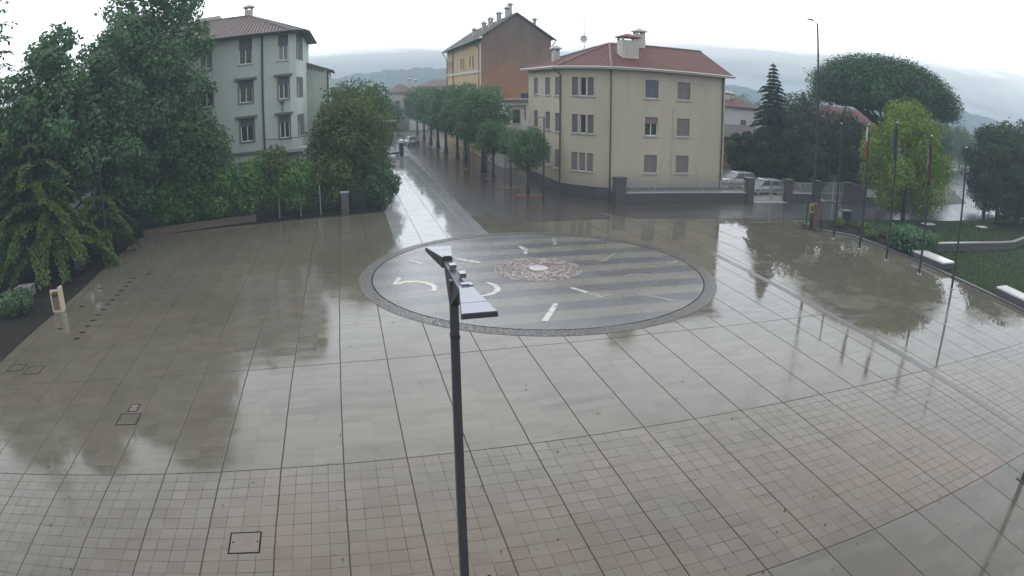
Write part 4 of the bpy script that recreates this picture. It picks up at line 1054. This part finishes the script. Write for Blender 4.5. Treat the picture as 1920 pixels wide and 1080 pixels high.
# ------------------------------------------------------------------ cars
def car(label, loc, rz, paint, big=False, L=4.1, name='parked_car'):
    t = thing(name, label, 'car', (0,0,0))
    W = 1.74/2; h = L/2
    bm = bmesh.new()
    prof = [(-h,.35),(-h-.02,.6),(-h+.06,.86),(-h+.3,.93),(.55,.93),(h-.55,.86),(h-.06,.72),(h+.02,.5),(h-.05,.28),(-h+.1,.25)]
    vs = []
    for sx_, wy in ((-1,W),(1,W)):
        vs.append([bm.verts.new((p[0], sx_*(wy if .3 < p[1] < .9 else wy-.05), p[1])) for p in prof])
    n_ = len(prof); bm.faces.new(vs[0]); bm.faces.new(vs[1][::-1])
    for i in range(n_): bm.faces.new((vs[0][i], vs[1][i], vs[1][(i+1)%n_], vs[0][(i+1)%n_]))
    bmesh.ops.recalc_face_normals(bm, faces=bm.faces[:]); bmesh.ops.bevel(bm, geom=bm.edges[:], offset=.05, segments=2, affect='EDGES')
    me = bpy.data.meshes.new('body'); bm.to_mesh(me); bm.free(); me.materials.append(paint)
    for p in me.polygons: p.use_smooth = True
    bo = bpy.data.objects.new('body', me); COL.objects.link(bo); bo.parent = t
    # cabin glass
    lo = [(-h+.12,-W+.1,.92),(.95,-W+.1,.92),(.95,W-.1,.92),(-h+.12,W-.1,.92)]; hi = [(-h+.55,-W+.28,1.44),(.2,-W+.28,1.44),(.2,W-.28,1.44),(-h+.55,W-.28,1.44)]
    MB().hexa(lo+hi).build('windows', M['glass'], t)
    rfq = MB(); rfq.hexa([(-h+.5,-W+.25,1.44),(.26,-W+.25,1.44),(.26,W-.25,1.44),(-h+.5,W-.25,1.44),(-h+.62,-W+.34,1.5),(.12,-W+.34,1.5),(.12,W-.34,1.5),(-h+.62,W-.34,1.5)])
    for a, b__ in zip(lo, hi): rfq.tube([(a[0]*1.005,a[1]*1.01,a[2]),(b__[0]*1.01,b__[1]*1.03,b__[2]+.02)], .045, 6)
    for s_ in (-1,1): rfq.tube([(-.55,s_*(W-.095),.92),(-.5,s_*(W-.27),1.44)], .04, 6)
    rfq.build('roof', paint, t, smooth=False)
    wl_ = MB().lathe(0,0,[(.2,-.1),(.31,-.09),(.31,.09),(.2,.1)],20)
    hubm = MB().lathe(0,0,[(.19,-.105),(.05,-.11),(.05,.11),(.19,.105)],12)
    for xx in (-h+.75, h-.75):
        for s_ in (-1,1):
            o_ = MB().add([(xx+v[0], s_*(W-.08)+v[2], .31+v[1]) for v in wl_.v], wl_.f).build('wheel', M['black_rubber'], t)
            MB().add([(xx+v[0], s_*(W-.075)+v[2], .31+v[1]) for v in hubm.v], hubm.f).build('rim', M['steel'], o_)
    for s_ in (-1,1):
        MB().box(-h-.04,-h+.02,s_*.62-.13,s_*.62+.13,.62,.82).build('tail_light', M['red'], t)
        MB().box(h-.12,h+.0,s_*.6-.16,s_*.6+.16,.6,.72).build('headlight', M['white_paint'], t)
        MB().box(.7,.85,s_*(W+.07)-.08,s_*(W+.07)+.08,.93,1.06).build('mirror', paint, t)
    MB().box(-h-.045,-h-.01,-.26,.26,.45,.56).build('number_plate', M['coping'], t)
    MB().box(-h-.03,-h+.05,-.75,.75,.28,.42).build('bumper', M['black_rubber'], t)
    t.location = loc; t.rotation_euler = (0,0,rz)
    return t
c_av = car('pale silver car driving away down the avenue', (10.3,105,0), R(97), M['car_silver'], name='car')
c1_ = car('silver car parked behind the railing, nearer the cream house', (35.6,53.2,.25), R(186), M['car_silver'])
c2_ = dup(c1_, (37.0,50.6,.02), R(184), 'silver car parked right behind the double gate')
struct('driveway', MB().prism([(32.5,47.4),(43,47.4),(43,57),(32.5,57)], -.05, [.0,.0,.3,.3]), M['concrete'])
c3_ = car('dark car parked on the side street, first beyond the park trees', (99.5,68.3,0), R(38), M['car_dark'])
dup(c3_, (122.4,86.8,0), R(38), 'dark car parked on the side street, second beyond the park trees')
c4_ = dup(c1_, (111,77.4,0), R(38), 'silver car parked between the two dark cars on the side street')

# ------------------------------------------------------------------ vegetation
M['leaf_dark'] = leaf_mat('leaf_dark', (0.051, 0.1061, 0.0595), (0.1274, 0.2293, 0.0935))
M['leaf_spruce'] = leaf_mat('leaf_spruce', (.02,.034,.02), (.046,.07,.036), .1)
M['leaf_garden'] = leaf_mat('leaf_garden', (.026,.046,.022), (.066,.092,.036), .15)
M['leaf_mid'] = leaf_mat('leaf_mid', (0.0369, 0.0824, 0.0369), (0.0994, 0.1775, 0.0625))
M['leaf_avenue'] = leaf_mat('leaf_avenue', (0.0588, 0.1209, 0.0588), (0.1437, 0.2368, 0.1012))
M['leaf_shrub'] = leaf_mat('leaf_shrub', (0.049, 0.1306, 0.0327), (0.1633, 0.2858, 0.0685))
M['leaf_olive'] = leaf_mat('leaf_olive', (0.0568, 0.0923, 0.0256), (0.1491, 0.1988, 0.0511))
M['leaf_brown'] = leaf_mat('leaf_brown', (.046,.085,.03), (.13,.15,.045))
M['leaf_yellow'] = leaf_mat('leaf_yellow', (0.0735, 0.1306, 0.0163), (0.2449, 0.3266, 0.049), .3)
M['leaf_frond'] = leaf_mat('leaf_frond', (0.0341, 0.0653, 0.0199), (0.1491, 0.213, 0.0483))
M['leaf_pine'] = leaf_mat('leaf_pine', (0.0261, 0.0653, 0.0294), (0.0588, 0.1225, 0.0424), .1)
def leaves(q, blobs, n, size, seed, shell=.5, up=0.0, slim=.55, hang=0.0, jit=.75):
    rng = random.Random(seed)
    wts = [max(b[3]*b[4], b[3]*b[5]) for b in blobs]; tot = sum(wts)
    vs = q.v; fs = q.f
    ph = [rng.random()*6.28 for _ in range(6)]
    for b, w_ in zip(blobs, wts):
        for _ in range(int(n*w_/tot)):
            # random direction
            z = rng.uniform(-1,1); a = rng.uniform(0,6.2832); r = math.sqrt(max(0,1-z*z)); dx, dy, dz = r*math.cos(a), r*math.sin(a), z
            lump = 1 + .19*math.sin(5*dx+ph[0]+b[0])*math.sin(4*dz+ph[1]) + .13*math.sin(9*dy+ph[2]+b[2]) + .08*math.sin(13*dz+ph[3])*math.sin(11*dx+ph[4])
            rad = (shell + (1-shell)*rng.random()**.7)*lump
            if rng.random() < .04: rad *= 1.12
            px_, py_, pz_ = b[0]+dx*b[3]*rad, b[1]+dy*b[4]*rad, b[2]+dz*b[5]*rad
            s_ = size*(.4 + 1.1*rng.random()**1.6)*1.12
            nx, ny, nz = dx+rng.gauss(0,jit), dy+rng.gauss(0,jit), dz+.35+up+rng.gauss(0,jit*.8)
            l = math.sqrt(nx*nx+ny*ny+nz*nz)+1e-6; nx/=l; ny/=l; nz/=l
            ax, ay, az = rng.gauss(0,1), rng.gauss(0,1), rng.gauss(0,.7)-hang
            d_ = ax*nx+ay*ny+az*nz; ax-=d_*nx; ay-=d_*ny; az-=d_*nz
            l = math.sqrt(ax*ax+ay*ay+az*az)+1e-6; ax/=l; ay/=l; az/=l
            bx, by, bz = ny*az-nz*ay, nz*ax-nx*az, nx*ay-ny*ax
            h1 = s_*.5; h2 = s_*.5*slim; k = len(vs)
            vs.append((px_-ax*h1,py_-ay*h1,pz_-az*h1)); vs.append((px_+bx*h2-ax*h1*.1,py_+by*h2-ay*h1*.1,pz_+bz*h2-az*h1*.1))
            vs.append((px_+ax*h1,py_+ay*h1,pz_+az*h1)); vs.append((px_-bx*h2-ax*h1*.1,py_-by*h2-ay*h1*.1,pz_-bz*h2-az*h1*.1))
            fs.append((k,k+1,k+2,k+3))
    return q
def rblobs(seed, cx_, cy_, z0, z1, r, n, spread=.62, br=(.34,.5), taper=.5):
    """clustered crown: n sub-crowns packed in an egg shaped envelope"""
    rng = random.Random(seed); out_ = []
    zc = (z0+z1)/2; hz_ = (z1-z0)/2
    out_.append((cx_, cy_, zc, r*.62, r*.62, hz_*.72))
    for i in range(n):
        t = (i+.5)/n; zz = 1-2*t; a = i*2.39996+rng.random()*.6
        k = math.sqrt(max(.05,1-zz*zz))*(1 - taper*max(0,zz)*.5)
        b_ = r*rng.uniform(*br)
        out_.append((cx_+math.cos(a)*k*(r-b_*.85)*rng.uniform(.8,1.08), cy_+math.sin(a)*k*(r-b_*.85)*rng.uniform(.8,1.08), zc+zz*(hz_-b_*.7), b_, b_, b_*rng.uniform(.75,1.0)))
    return out_
def trunk_mb(x, y, zt, r, tips, seed, lean=0, z0=-.1):
    rng = random.Random(seed); q = MB(); n = 6
    pts = []; 
    for i in range(n+1):
        t = i/n; pts.append((x+lean*t+rng.uniform(-.06,.06)*r*4*t, y+rng.uniform(-.06,.06)*r*4*t, lerp(z0, zt, t)))
    q.tube(pts, [r*1.35]+[lerp(r, r*.4, i/n) for i in range(1,n+1)], 9)
    for tp in tips:
        k = rng.randint(2, n-1); p = Vector(pts[k]); e = Vector(tp[:3]); mid = p.lerp(e,.5)+Vector((rng.uniform(-.2,.2),rng.uniform(-.2,.2),-.12*(e-p).length))
        q.tube([tuple(p), tuple(mid), tuple(e)], [r*.42, r*.27, r*.08], 6)
    return q
def tree(name, label, x, y, z0, z1, r, n, size, mat, seed, tr=.16, cat='tree', group=None, nb=11, shell=.5, blobs=None, hang=0.0, slim=.55, up=0, trunk=True, lean=0, **kw):
    t = thing(name, label, cat, (x,y,0), group)
    bl_ = blobs or rblobs(seed, x, y, z0, z1, r, nb, **kw)
    leaves(MB(), [], 0, 1, 0)
    if trunk: trunk_mb(x, y, lerp(z0, z1, .75), tr, bl_[1:9], seed, lean).build('trunk', M['bark'], t, True)
    leaves(MB(), [], 0, 1, 0)
    q = leaves(MB(), bl_, int(n*1.75), size*.74, seed, shell, up, slim, hang); q.build('crown', M[mat], t)
    return t
# ---- left group
tree('tall_tree','very tall dark broadleaf tree hiding one end of the pale green house',-15.4,51,2.5,22.5,6.0,15000,.5,'leaf_dark',11,.38,nb=22,shell=.55,br=(.28,.42))
tree('broadleaf_tree','dark rounded tree rising directly behind the drooping cedar',-20.4,40.6,3,16.4,4.3,10000,.48,'leaf_dark',12,.32,nb=18,br=(.28,.42))
tree('broadleaf_tree','dark tree seen in the gap behind the very tall tree and its neighbour',-19.8,53,2,17.0,4.2,8000,.48,'leaf_dark',13,.3,nb=15,br=(.28,.42))
tree('broadleaf_tree','dark tree just below the sparse conifer against the sky',-29,43,1,13.5,4.6,8000,.48,'leaf_dark',14,.3,nb=14)
tree('broadleaf_tree','dark tree filling the gap beneath the sparse conifer and behind the cedar',-27.2,49.5,1,13.5,4.6,8000,.48,'leaf_dark',17,.3,nb=14)
tree('broadleaf_tree','low wide dark tree above the shaded grey stone block',-26.5,41.5,.3,6.5,3.2,6000,.4,'leaf_dark',18,.2,nb=12)
tree('broadleaf_tree','dark tree between the tall tree and the cedar at the plaza edge',-17.4,44.2,3,16.0,3.7,8000,.42,'leaf_dark',19,.28,nb=14,br=(.28,.42))
tree('broadleaf_tree','dark tree on the outer side of the cedar, farthest from the avenue',-24.8,37.2,2,13.8,3.9,8000,.42,'leaf_dark',20,.28,nb=14,br=(.28,.42))
tree('broadleaf_tree','round leafy tree in front of the foot of the green house',-11.6,49.6,1.0,8.9,3.5,8000,.36,'leaf_mid',15,.2,nb=14)
tree('broadleaf_tree','mid height dark tree behind the outer end of the low tan wall',-16.8,46.5,.6,9.2,3.3,7500,.38,'leaf_mid',16,.2,nb=13)
def conifer(name, label, x, y, z0, z1, r, nwh, mat, seed, size=.34, dens=46, droop=.35, tr=.2, cat='conifer', perw=8, sharp=1.0, wf=.26):
    t = thing(name, label, cat, (x,y,0)); rng = random.Random(seed)
    MB().tube([(x,y,-.1),(x,y,lerp(z0,z1,.5)),(x,y,z1)], [tr,tr*.65,.03], 9).build('trunk', M['bark'], t, True)
    br = MB(); q = MB()
    for i in range(nwh):
        u_ = i/(nwh-1); z = lerp(z0, z1-.25, u_); L = r*(1-u_)**sharp*rng.uniform(.8,1.15)+.22
        for k in range(perw):
            a = k*2*PI/perw + i*.7 + rng.uniform(-.3,.3); l = L*rng.uniform(.65,1.1); ca, sa_ = math.cos(a), math.sin(a)
            pts = [(x+ca*l*s_, y+sa_*l*s_, z + l*(.18*math.sin(s_*2.2) - droop*s_*s_)) for s_ in (0,.33,.66,1)]
            br.tube(pts, [.05*tr/.2,.035*tr/.2,.02*tr/.2,.008], 4, cap=False)
            for _ in range(int(dens*l/r)+4):
                s_ = rng.random()**.7; wdt = wf*l*(1-.55*s_)*rng.uniform(-1,1)
                p = Vector((x+ca*l*s_-sa_*wdt, y+sa_*l*s_+ca*wdt, z + l*(.18*math.sin(s_*2.2)-droop*s_*s_) - abs(wdt)*.35 - rng.random()*.12))
                d1 = Vector((ca+rng.gauss(0,.35), sa_+rng.gauss(0,.35), -.45+rng.gauss(0,.25))).normalized(); d2 = d1.cross(Vector((rng.gauss(0,.5),rng.gauss(0,.5),1))).normalized()
                s2 = size*rng.uniform(.6,1.4); q.quad(tuple(p-d1*s2*.5), tuple(p+d2*s2*.22), tuple(p+d1*s2*.6), tuple(p-d2*s2*.22))
    br.tube([(x,y,z0-.2),(x,y,z1-.2)], [tr*.5,.03], 6); br.build('branches', M['bark'], t); q.build('crown', M[mat], t); return t
conifer('sparse_conifer','tall thin sparse conifer standing out against the white sky',-28.6,45.5,8,23.5,3.0,14,'leaf_dark',21,.4,26,.25,.22,perw=6,sharp=.5)
conifer('cedar','drooping dark cedar with yellow green bough tips above the cabinet',-20.4,37.2,2.4,9.8,4.6,7,'leaf_frond',22,.3,420,.5,.24,cat='cedar',perw=6,sharp=.6,wf=.2)
conifer('cedar','low drooping cedar boughs with yellow green tips by the shaded cabinet',-18.9,37.2,2.2,5.4,3.6,4,'leaf_frond',23,.26,420,.62,.16,cat='cedar',perw=6,sharp=.45,wf=.2)
conifer('cedar','low drooping cedar boughs overhanging the shaded lamp post',-17.4,41.6,1.6,5.4,3.6,4,'leaf_frond',24,.26,420,.58,.15,cat='cedar',perw=6,sharp=.45,wf=.2)
# shrubs behind the low wall
for k, (x_, y_, z1_, r_, mt, lb_) in enumerate([
    (-14.2,48.6,3.4,1.7,'leaf_shrub','green shrub behind the outer end of the low tan wall'),
    (-11.9,49.0,3.7,1.8,'leaf_shrub','bright green shrub behind the middle of the low tan wall'),
    (-9.6,49.4,4.2,2.0,'leaf_shrub','green shrub in front of the grey garage door'),
    (-7.6,49.6,4.0,1.9,'leaf_shrub','green shrub just past the avenue end of the low tan wall'),
    (-5.9,50.4,4.8,1.9,'leaf_olive','taller yellowish shrub in front of the green house balcony'),
    (-3.9,49.6,3.9,1.8,'leaf_shrub','low green shrub behind the mesh fence'),
    (-.95,50.0,3.9,1.9,'leaf_olive','yellowish leafy shrub between mesh fence and brown tinted tree')]):
    tree('shrub', lb_, x_, y_, .1, z1_*1.14, r_*1.22, 4200, .27, mt, 40+k, .05, 'shrub', 'shrubs along the back left edge', nb=9)
tree('street_tree','brown tinted dense round tree at the mouth of the avenue',.1,52.6,.7,8.7,3.8,14000,.3,'leaf_brown',51,.2,nb=18,br=(.28,.42))
tree('low_bush','dark low bush under the brown tree beside the lamp post',2.6,50.3,.1,3.6,1.5,3000,.28,'leaf_dark',52,.05,'bush')
# trees on the left of the avenue beyond
for k, (x_, y_, z0_, z1_, r_, mt, lb_) in enumerate([
    (.9,63,1,10.3,4.2,'leaf_olive','olive green tree directly behind the brown tinted one'),
    (2.6,74,1,9.9,4.0,'leaf_mid','green tree third back behind the brown tinted one'),
    (-.8,86,1,10.2,4.2,'leaf_mid','pale green tree near the green house annex'),
    (3.6,96,1,8.0,3.6,'leaf_olive','light green tree overhanging the kerb opposite the ochre house'),
    (8.2,146,.5,7.6,4.2,'leaf_mid','hazy tree closing the far end of the avenue')]):
    tree('roadside_tree', lb_, x_, y_, z0_, z1_, r_, 6000, .4, mt, 60+k, .16, group='trees on the left side of the avenue', nb=12)
# right row of avenue trees
AV = [(14.52,51.84,2.2,5.7,2.05,7500,.19,.13,'small round crowned street tree nearest the lamp post and cream house'),
      (14.24,56.43,2.6,5.3,1.35,2600,.22,.06,'staked young street tree, second from the square'),
      (13.96,62.24,2.3,5.7,2.0,6000,.21,.14,'round crowned street tree third in the avenue row'),
      (13.9,66.45,2.7,9.3,3.25,10500,.28,.3,'big dark street tree with thick trunk, fourth in the row'),
      (13.15,70.47,2.8,6.2,1.5,2600,.26,.06,'staked young street tree, fifth in the avenue row'),
      (13.89,76.74,2.8,9.7,2.75,8000,.31,.26,'big street tree in front of the ochre house, sixth in row'),
      (13.59,80.58,2.8,8.3,2.45,6500,.31,.22,'big street tree seventh in the avenue row'),
      (13.5,89.42,2.7,9.5,2.7,6500,.34,.24,'big street tree eighth in the avenue row'),
      (13.5,97.33,2.8,8.4,2.45,5500,.34,.24,'big street tree ninth in the avenue row'),
      (13.6,106,2.9,9.0,2.9,4500,.45,.22,'hazy street tree tenth in the avenue row'),
      (13.8,117,2.9,9.2,2.9,4500,.45,.22,'hazy street tree eleventh in the avenue row'),
      (14.0,130,2.9,9.4,3.0,4500,.5,.22,'last hazy street tree in the avenue row')]
for k, (x_, y_, z0_, z1_, r_, n_, s_, tr_, lb_) in enumerate(AV):
    t = tree('street_tree', lb_, x_, y_, z0_, z1_, r_, n_, s_, 'leaf_avenue', 80+k, tr_, group='street trees along the right pavement', nb=12, shell=.6)
    if 'staked' in lb_:
        for dx, dy in ((-.55,-.3),(-.15,-.35),(.3,-.3),(.55,-.2)):
            MB().tube([(x_+dx*1.25,y_+dy,0),(x_+dx*.85,y_+dy*.6,2.6)], .045, 6).build('stake', M['stake'], t)
        MB().tube([(x_-.48,y_-.2,2.4),(x_+.48,y_-.15,2.45)], .035, 6).build('cross_bar', M['stake'], t)
for k, a in enumerate(AV[:9]):
    q = MB().poly([(a[0]+1.0*math.cos(i*PI/12)*(1 if k else 1.2), a[1]+1.0*math.sin(i*PI/12), .014) for i in range(24)])
    struct('tree_pit', q, M['pit'], 'reddish gravel round the foot of the %s street tree' % ordn[k])
# ---- right group
tree('bright_tree','bright yellow green tree on the lawn in front of the pine',45.3,39.1,0.2,11.0,5.0,18000,.3,'leaf_yellow',101,.2,nb=20,br=(.26,.42),shell=.45,up=.2)
def umbrella_pine():
    x, y = 58.6, 54.7; t = thing('umbrella_pine','huge umbrella pine with wide dark domed crown','pine',(x,y,0)); rng = random.Random(5)
    bl_ = []
    for i in range(90):
        a = i*2.39996; k = math.sqrt((i+.5)/90); rr_ = 9.3*k; zt = 11.5 + 4.7*math.sqrt(max(0,1-k**2.4))
        b_ = rng.uniform(1.1,1.75); px_, py_ = x+rr_*math.cos(a), y+rr_*math.sin(a)
        bl_.append((px_, py_, zt-b_*.5, b_, b_, b_*.75))
        bl_.append((px_*.97+x*.03, py_*.97+y*.03, 10.3+rng.uniform(0,.5), b_*1.15, b_*1.15, b_*.7))
        bl_.append((px_, py_, (zt+10.6)/2, b_*1.2, b_*1.2, b_))
    leaves(MB(), bl_, 110000, .29, 7, .5, .3, .42, 0, .45).build('crown', M['leaf_pine'], t)
    q = MB(); q.tube([(x-.3,y,-.1),(x-.1,y,4),(x,y,7.5),(x+.1,y,9.3)], [.5,.42,.38,.3], 10)
    for i in range(13):
        a = i*2*PI/13; l = rng.uniform(4,7.8); q.tube([(x,y,rng.uniform(6.2,8.6)),(x+math.cos(a)*l*.5,y+math.sin(a)*l*.5,9.2),(x+math.cos(a)*l,y+math.sin(a)*l,10.8)], [.24,.16,.06], 6)
    q.build('trunk', M['bark'], t, True)
umbrella_pine()
conifer('spruce','dark pointed spruce behind the cars parked beside the cream house',42.6,57.0,1,13.1,3.9,30,'leaf_spruce',111,.36,150,.22,.2,cat='spruce',perw=8,sharp=.85,wf=.34)
for k, (x_, y_, z0_, z1_, r_, mt, lb_) in enumerate([
    (41.2,60.5,.5,5.4,2.2,'leaf_garden','low dark tree between white house and pointed spruce'),
    (46.2,55.8,.5,10.8,3.9,'leaf_garden','dark ragged tree between the spruce and the tall lamp mast'),
    (50.0,53.0,.4,9.2,3.6,'leaf_garden','dark ragged tree behind the tall lamp mast'),
    (53.6,51.2,.4,6.0,2.3,'leaf_garden','smaller dark tree in front of the red roofed dark house'),
    (43.6,53.6,.4,8.3,3.3,'leaf_garden','ragged olive tinted tree half hiding the spruce'),
    (41.0,56.0,.4,6.2,2.2,'leaf_garden','ragged dark tree at the house side of the spruce'),
    (44.2,51.6,.3,5.0,2.2,'leaf_garden','low dark bush behind the short wall between the gates'),
    (62.2,50.5,1.0,9.0,3.0,'leaf_garden','bluish tree between the yellow tree and the side street')]):
    tree('garden_tree', lb_, x_, y_, z0_, z1_, r_, 7000, .33, mt, 120+k, .15, group='dark trees in the garden behind the wall', nb=14, br=(.26,.42))
for k, (x_, y_, z1_, r_, lb_) in enumerate([
    (62.2,38.4,11.2,4.6,'dense dark park tree next to the side street opening'),
    (67.5,38.6,12.2,4.8,'dense dark park tree cut off by the photo edge'),
    (73.5,41.5,11.0,4.6,'dark tree behind the others beside the side street'),
    (70.2,45.6,10.8,3.9,'dark park tree leaning over the wet side street')]):
    tree('park_tree', lb_, x_, y_, .25, z1_, r_, 11000, .36, 'leaf_garden', 140+k, .22, group='dark trees on the lawn at the right', nb=16, br=(.26,.42))
for k, (x_, y_, z1_, r_) in enumerate([(120,92,10.5,4.5),(135,97.5,11,5),(95.5,74.5,10.5,4.0)]):
    tree('roadside_tree', ['hazy tree beside the bend of the side street','distant hazy tree at the end of the side street','bluish tree behind the yellow green tree by the side street'][k], x_, y_, 1, z1_, r_, 4500, .5, 'leaf_mid', 160+k, .2, group='hazy trees along the side street', nb=11)
# dark clipped hedge block and low plants
t = thing('hedge','dark square hedge block between flag poles and the first bench','hedge',(35.6,29.4,0))
bl_ = [(lerp(34.7,36.9,i/3), lerp(28.5,30.6,j/2), z_, .55,.6,.5) for i in range(4) for j in range(3) for z_ in (.45,1.15)]
leaves(MB(), bl_, 6000, .2, 171, .6).build('crown', M['leaf_dark'], t); MB().box(34.6,37,28.4,30.8,0,1.0).build('core', M['soil'], t)
for k, (x_, y_, z1_, r_) in enumerate([(34.9,33.2,.7,.7),(36.0,35.0,.8,.8),(34.6,36.8,.7,.7),(35.6,37.8,.6,.6),(36.2,32.2,.7,.6)]):
    tree('low_shrub', ['low dark shrub in the bed nearest the hedge block','low dark shrub in the bed behind the second flag pole','low dark shrub in the bed by the bike rack','low dark shrub in the bed nearest the litter bin','low dark shrub at the lawn side of the bed'][k], x_, y_, .02, z1_, r_, 700, .17, 'leaf_olive', 180+k, .03, 'shrub', 'low shrubs in the planting bed', nb=6, trunk=False)
for k, (x_, y_, z1_, r_) in enumerate([(-18.6,30,1.3,1.2),(-23.5,35.5,3.4,2.3),(-25.5,40,5.2,3.0),(-19.2,44.2,3.4,2.3),(-21.5,42.0,3.0,2.2)]):
    tree('dark_bush', ['dark low bush between the display stand and stone block','dark tall bush beside the grey cabinet','tall dark bush behind the grey cabinet','dark bush behind the shaded lamp post','dark bush between the lamp post and the grey cabinet'][k], x_, y_, .05, z1_, r_, 2600, .26, 'leaf_dark', 190+k, .05, 'bush', 'dark bushes in the left shade', nb=8)
# short grass on the lawns
q = MB(); rng = random.Random(31)
for k in range(9000):
    if k % 3: x_, y_, z_ = rng.uniform(34.5,58), rng.uniform(17,29), .05
    else:
        x_, y_ = rng.uniform(37,60), rng.uniform(29.8,38.5); z_ = lerp(.6,.08,(y_-29.3)/9.7) if x_ < 52 else .12
    if 33.9 < x_ < 36 and (16.4 < y_ < 20.4 or 25 < y_ < 28.3): continue
    a = rng.random()*6.28; w_ = rng.uniform(.03,.07); h_ = rng.uniform(.05,.14)
    q.quad((x_-math.cos(a)*w_,y_-math.sin(a)*w_,z_-.02),(x_+math.cos(a)*w_,y_+math.sin(a)*w_,z_-.02),(x_+math.cos(a)*w_*.3+rng.uniform(-.04,.04),y_+math.sin(a)*w_*.3,z_+h_),(x_-math.cos(a)*w_*.3,y_-math.sin(a)*w_*.3,z_+h_*.9))
tag(q.build('grass', M['leaf_dark']), 'short rough grass growing on the two lawns', 'grass', kind='stuff')
# far-off woods, one mass
rng = random.Random(77); bl_ = []
for k in range(150):
    a = R(rng.choice([rng.uniform(-9,11), rng.uniform(27,42), rng.uniform(46,68)])); dd = rng.uniform(190,520); r_ = rng.uniform(4,7)*(.8+dd/700)
    h_ = rng.uniform(5,9)*(.8+dd/1000); bl_.append((dd*math.sin(a), dd*math.cos(a), h_*.5+.5, r_, r_, h_*.62))
leaves(MB(), [], 0, 1, 0)
o = leaves(MB(), bl_, 42000, 1.5, 78, .55).build('woodland', M['leaf_mid']); tag(o, 'hazy distant woods below the hills', 'woodland', kind='stuff')
# fallen leaves on the wet slabs
q = MB(); rng = random.Random(9)
for k in range(150):
    x_, y_ = rng.uniform(-12,24), 7+rng.random()**1.3*24; a = rng.random()*6.28; s_ = rng.uniform(.02,.05)
    q.quad((x_-math.cos(a)*s_,y_-math.sin(a)*s_,.022),(x_+math.sin(a)*s_*.5,y_-math.cos(a)*s_*.5,.03),(x_+math.cos(a)*s_,y_+math.sin(a)*s_,.022),(x_-math.sin(a)*s_*.5,y_+math.cos(a)*s_*.5,.026))
tag(q.build('fallen_leaves', M['soil']), 'small dark fallen leaves scattered over the wet paving', 'fallen leaves', kind='stuff')
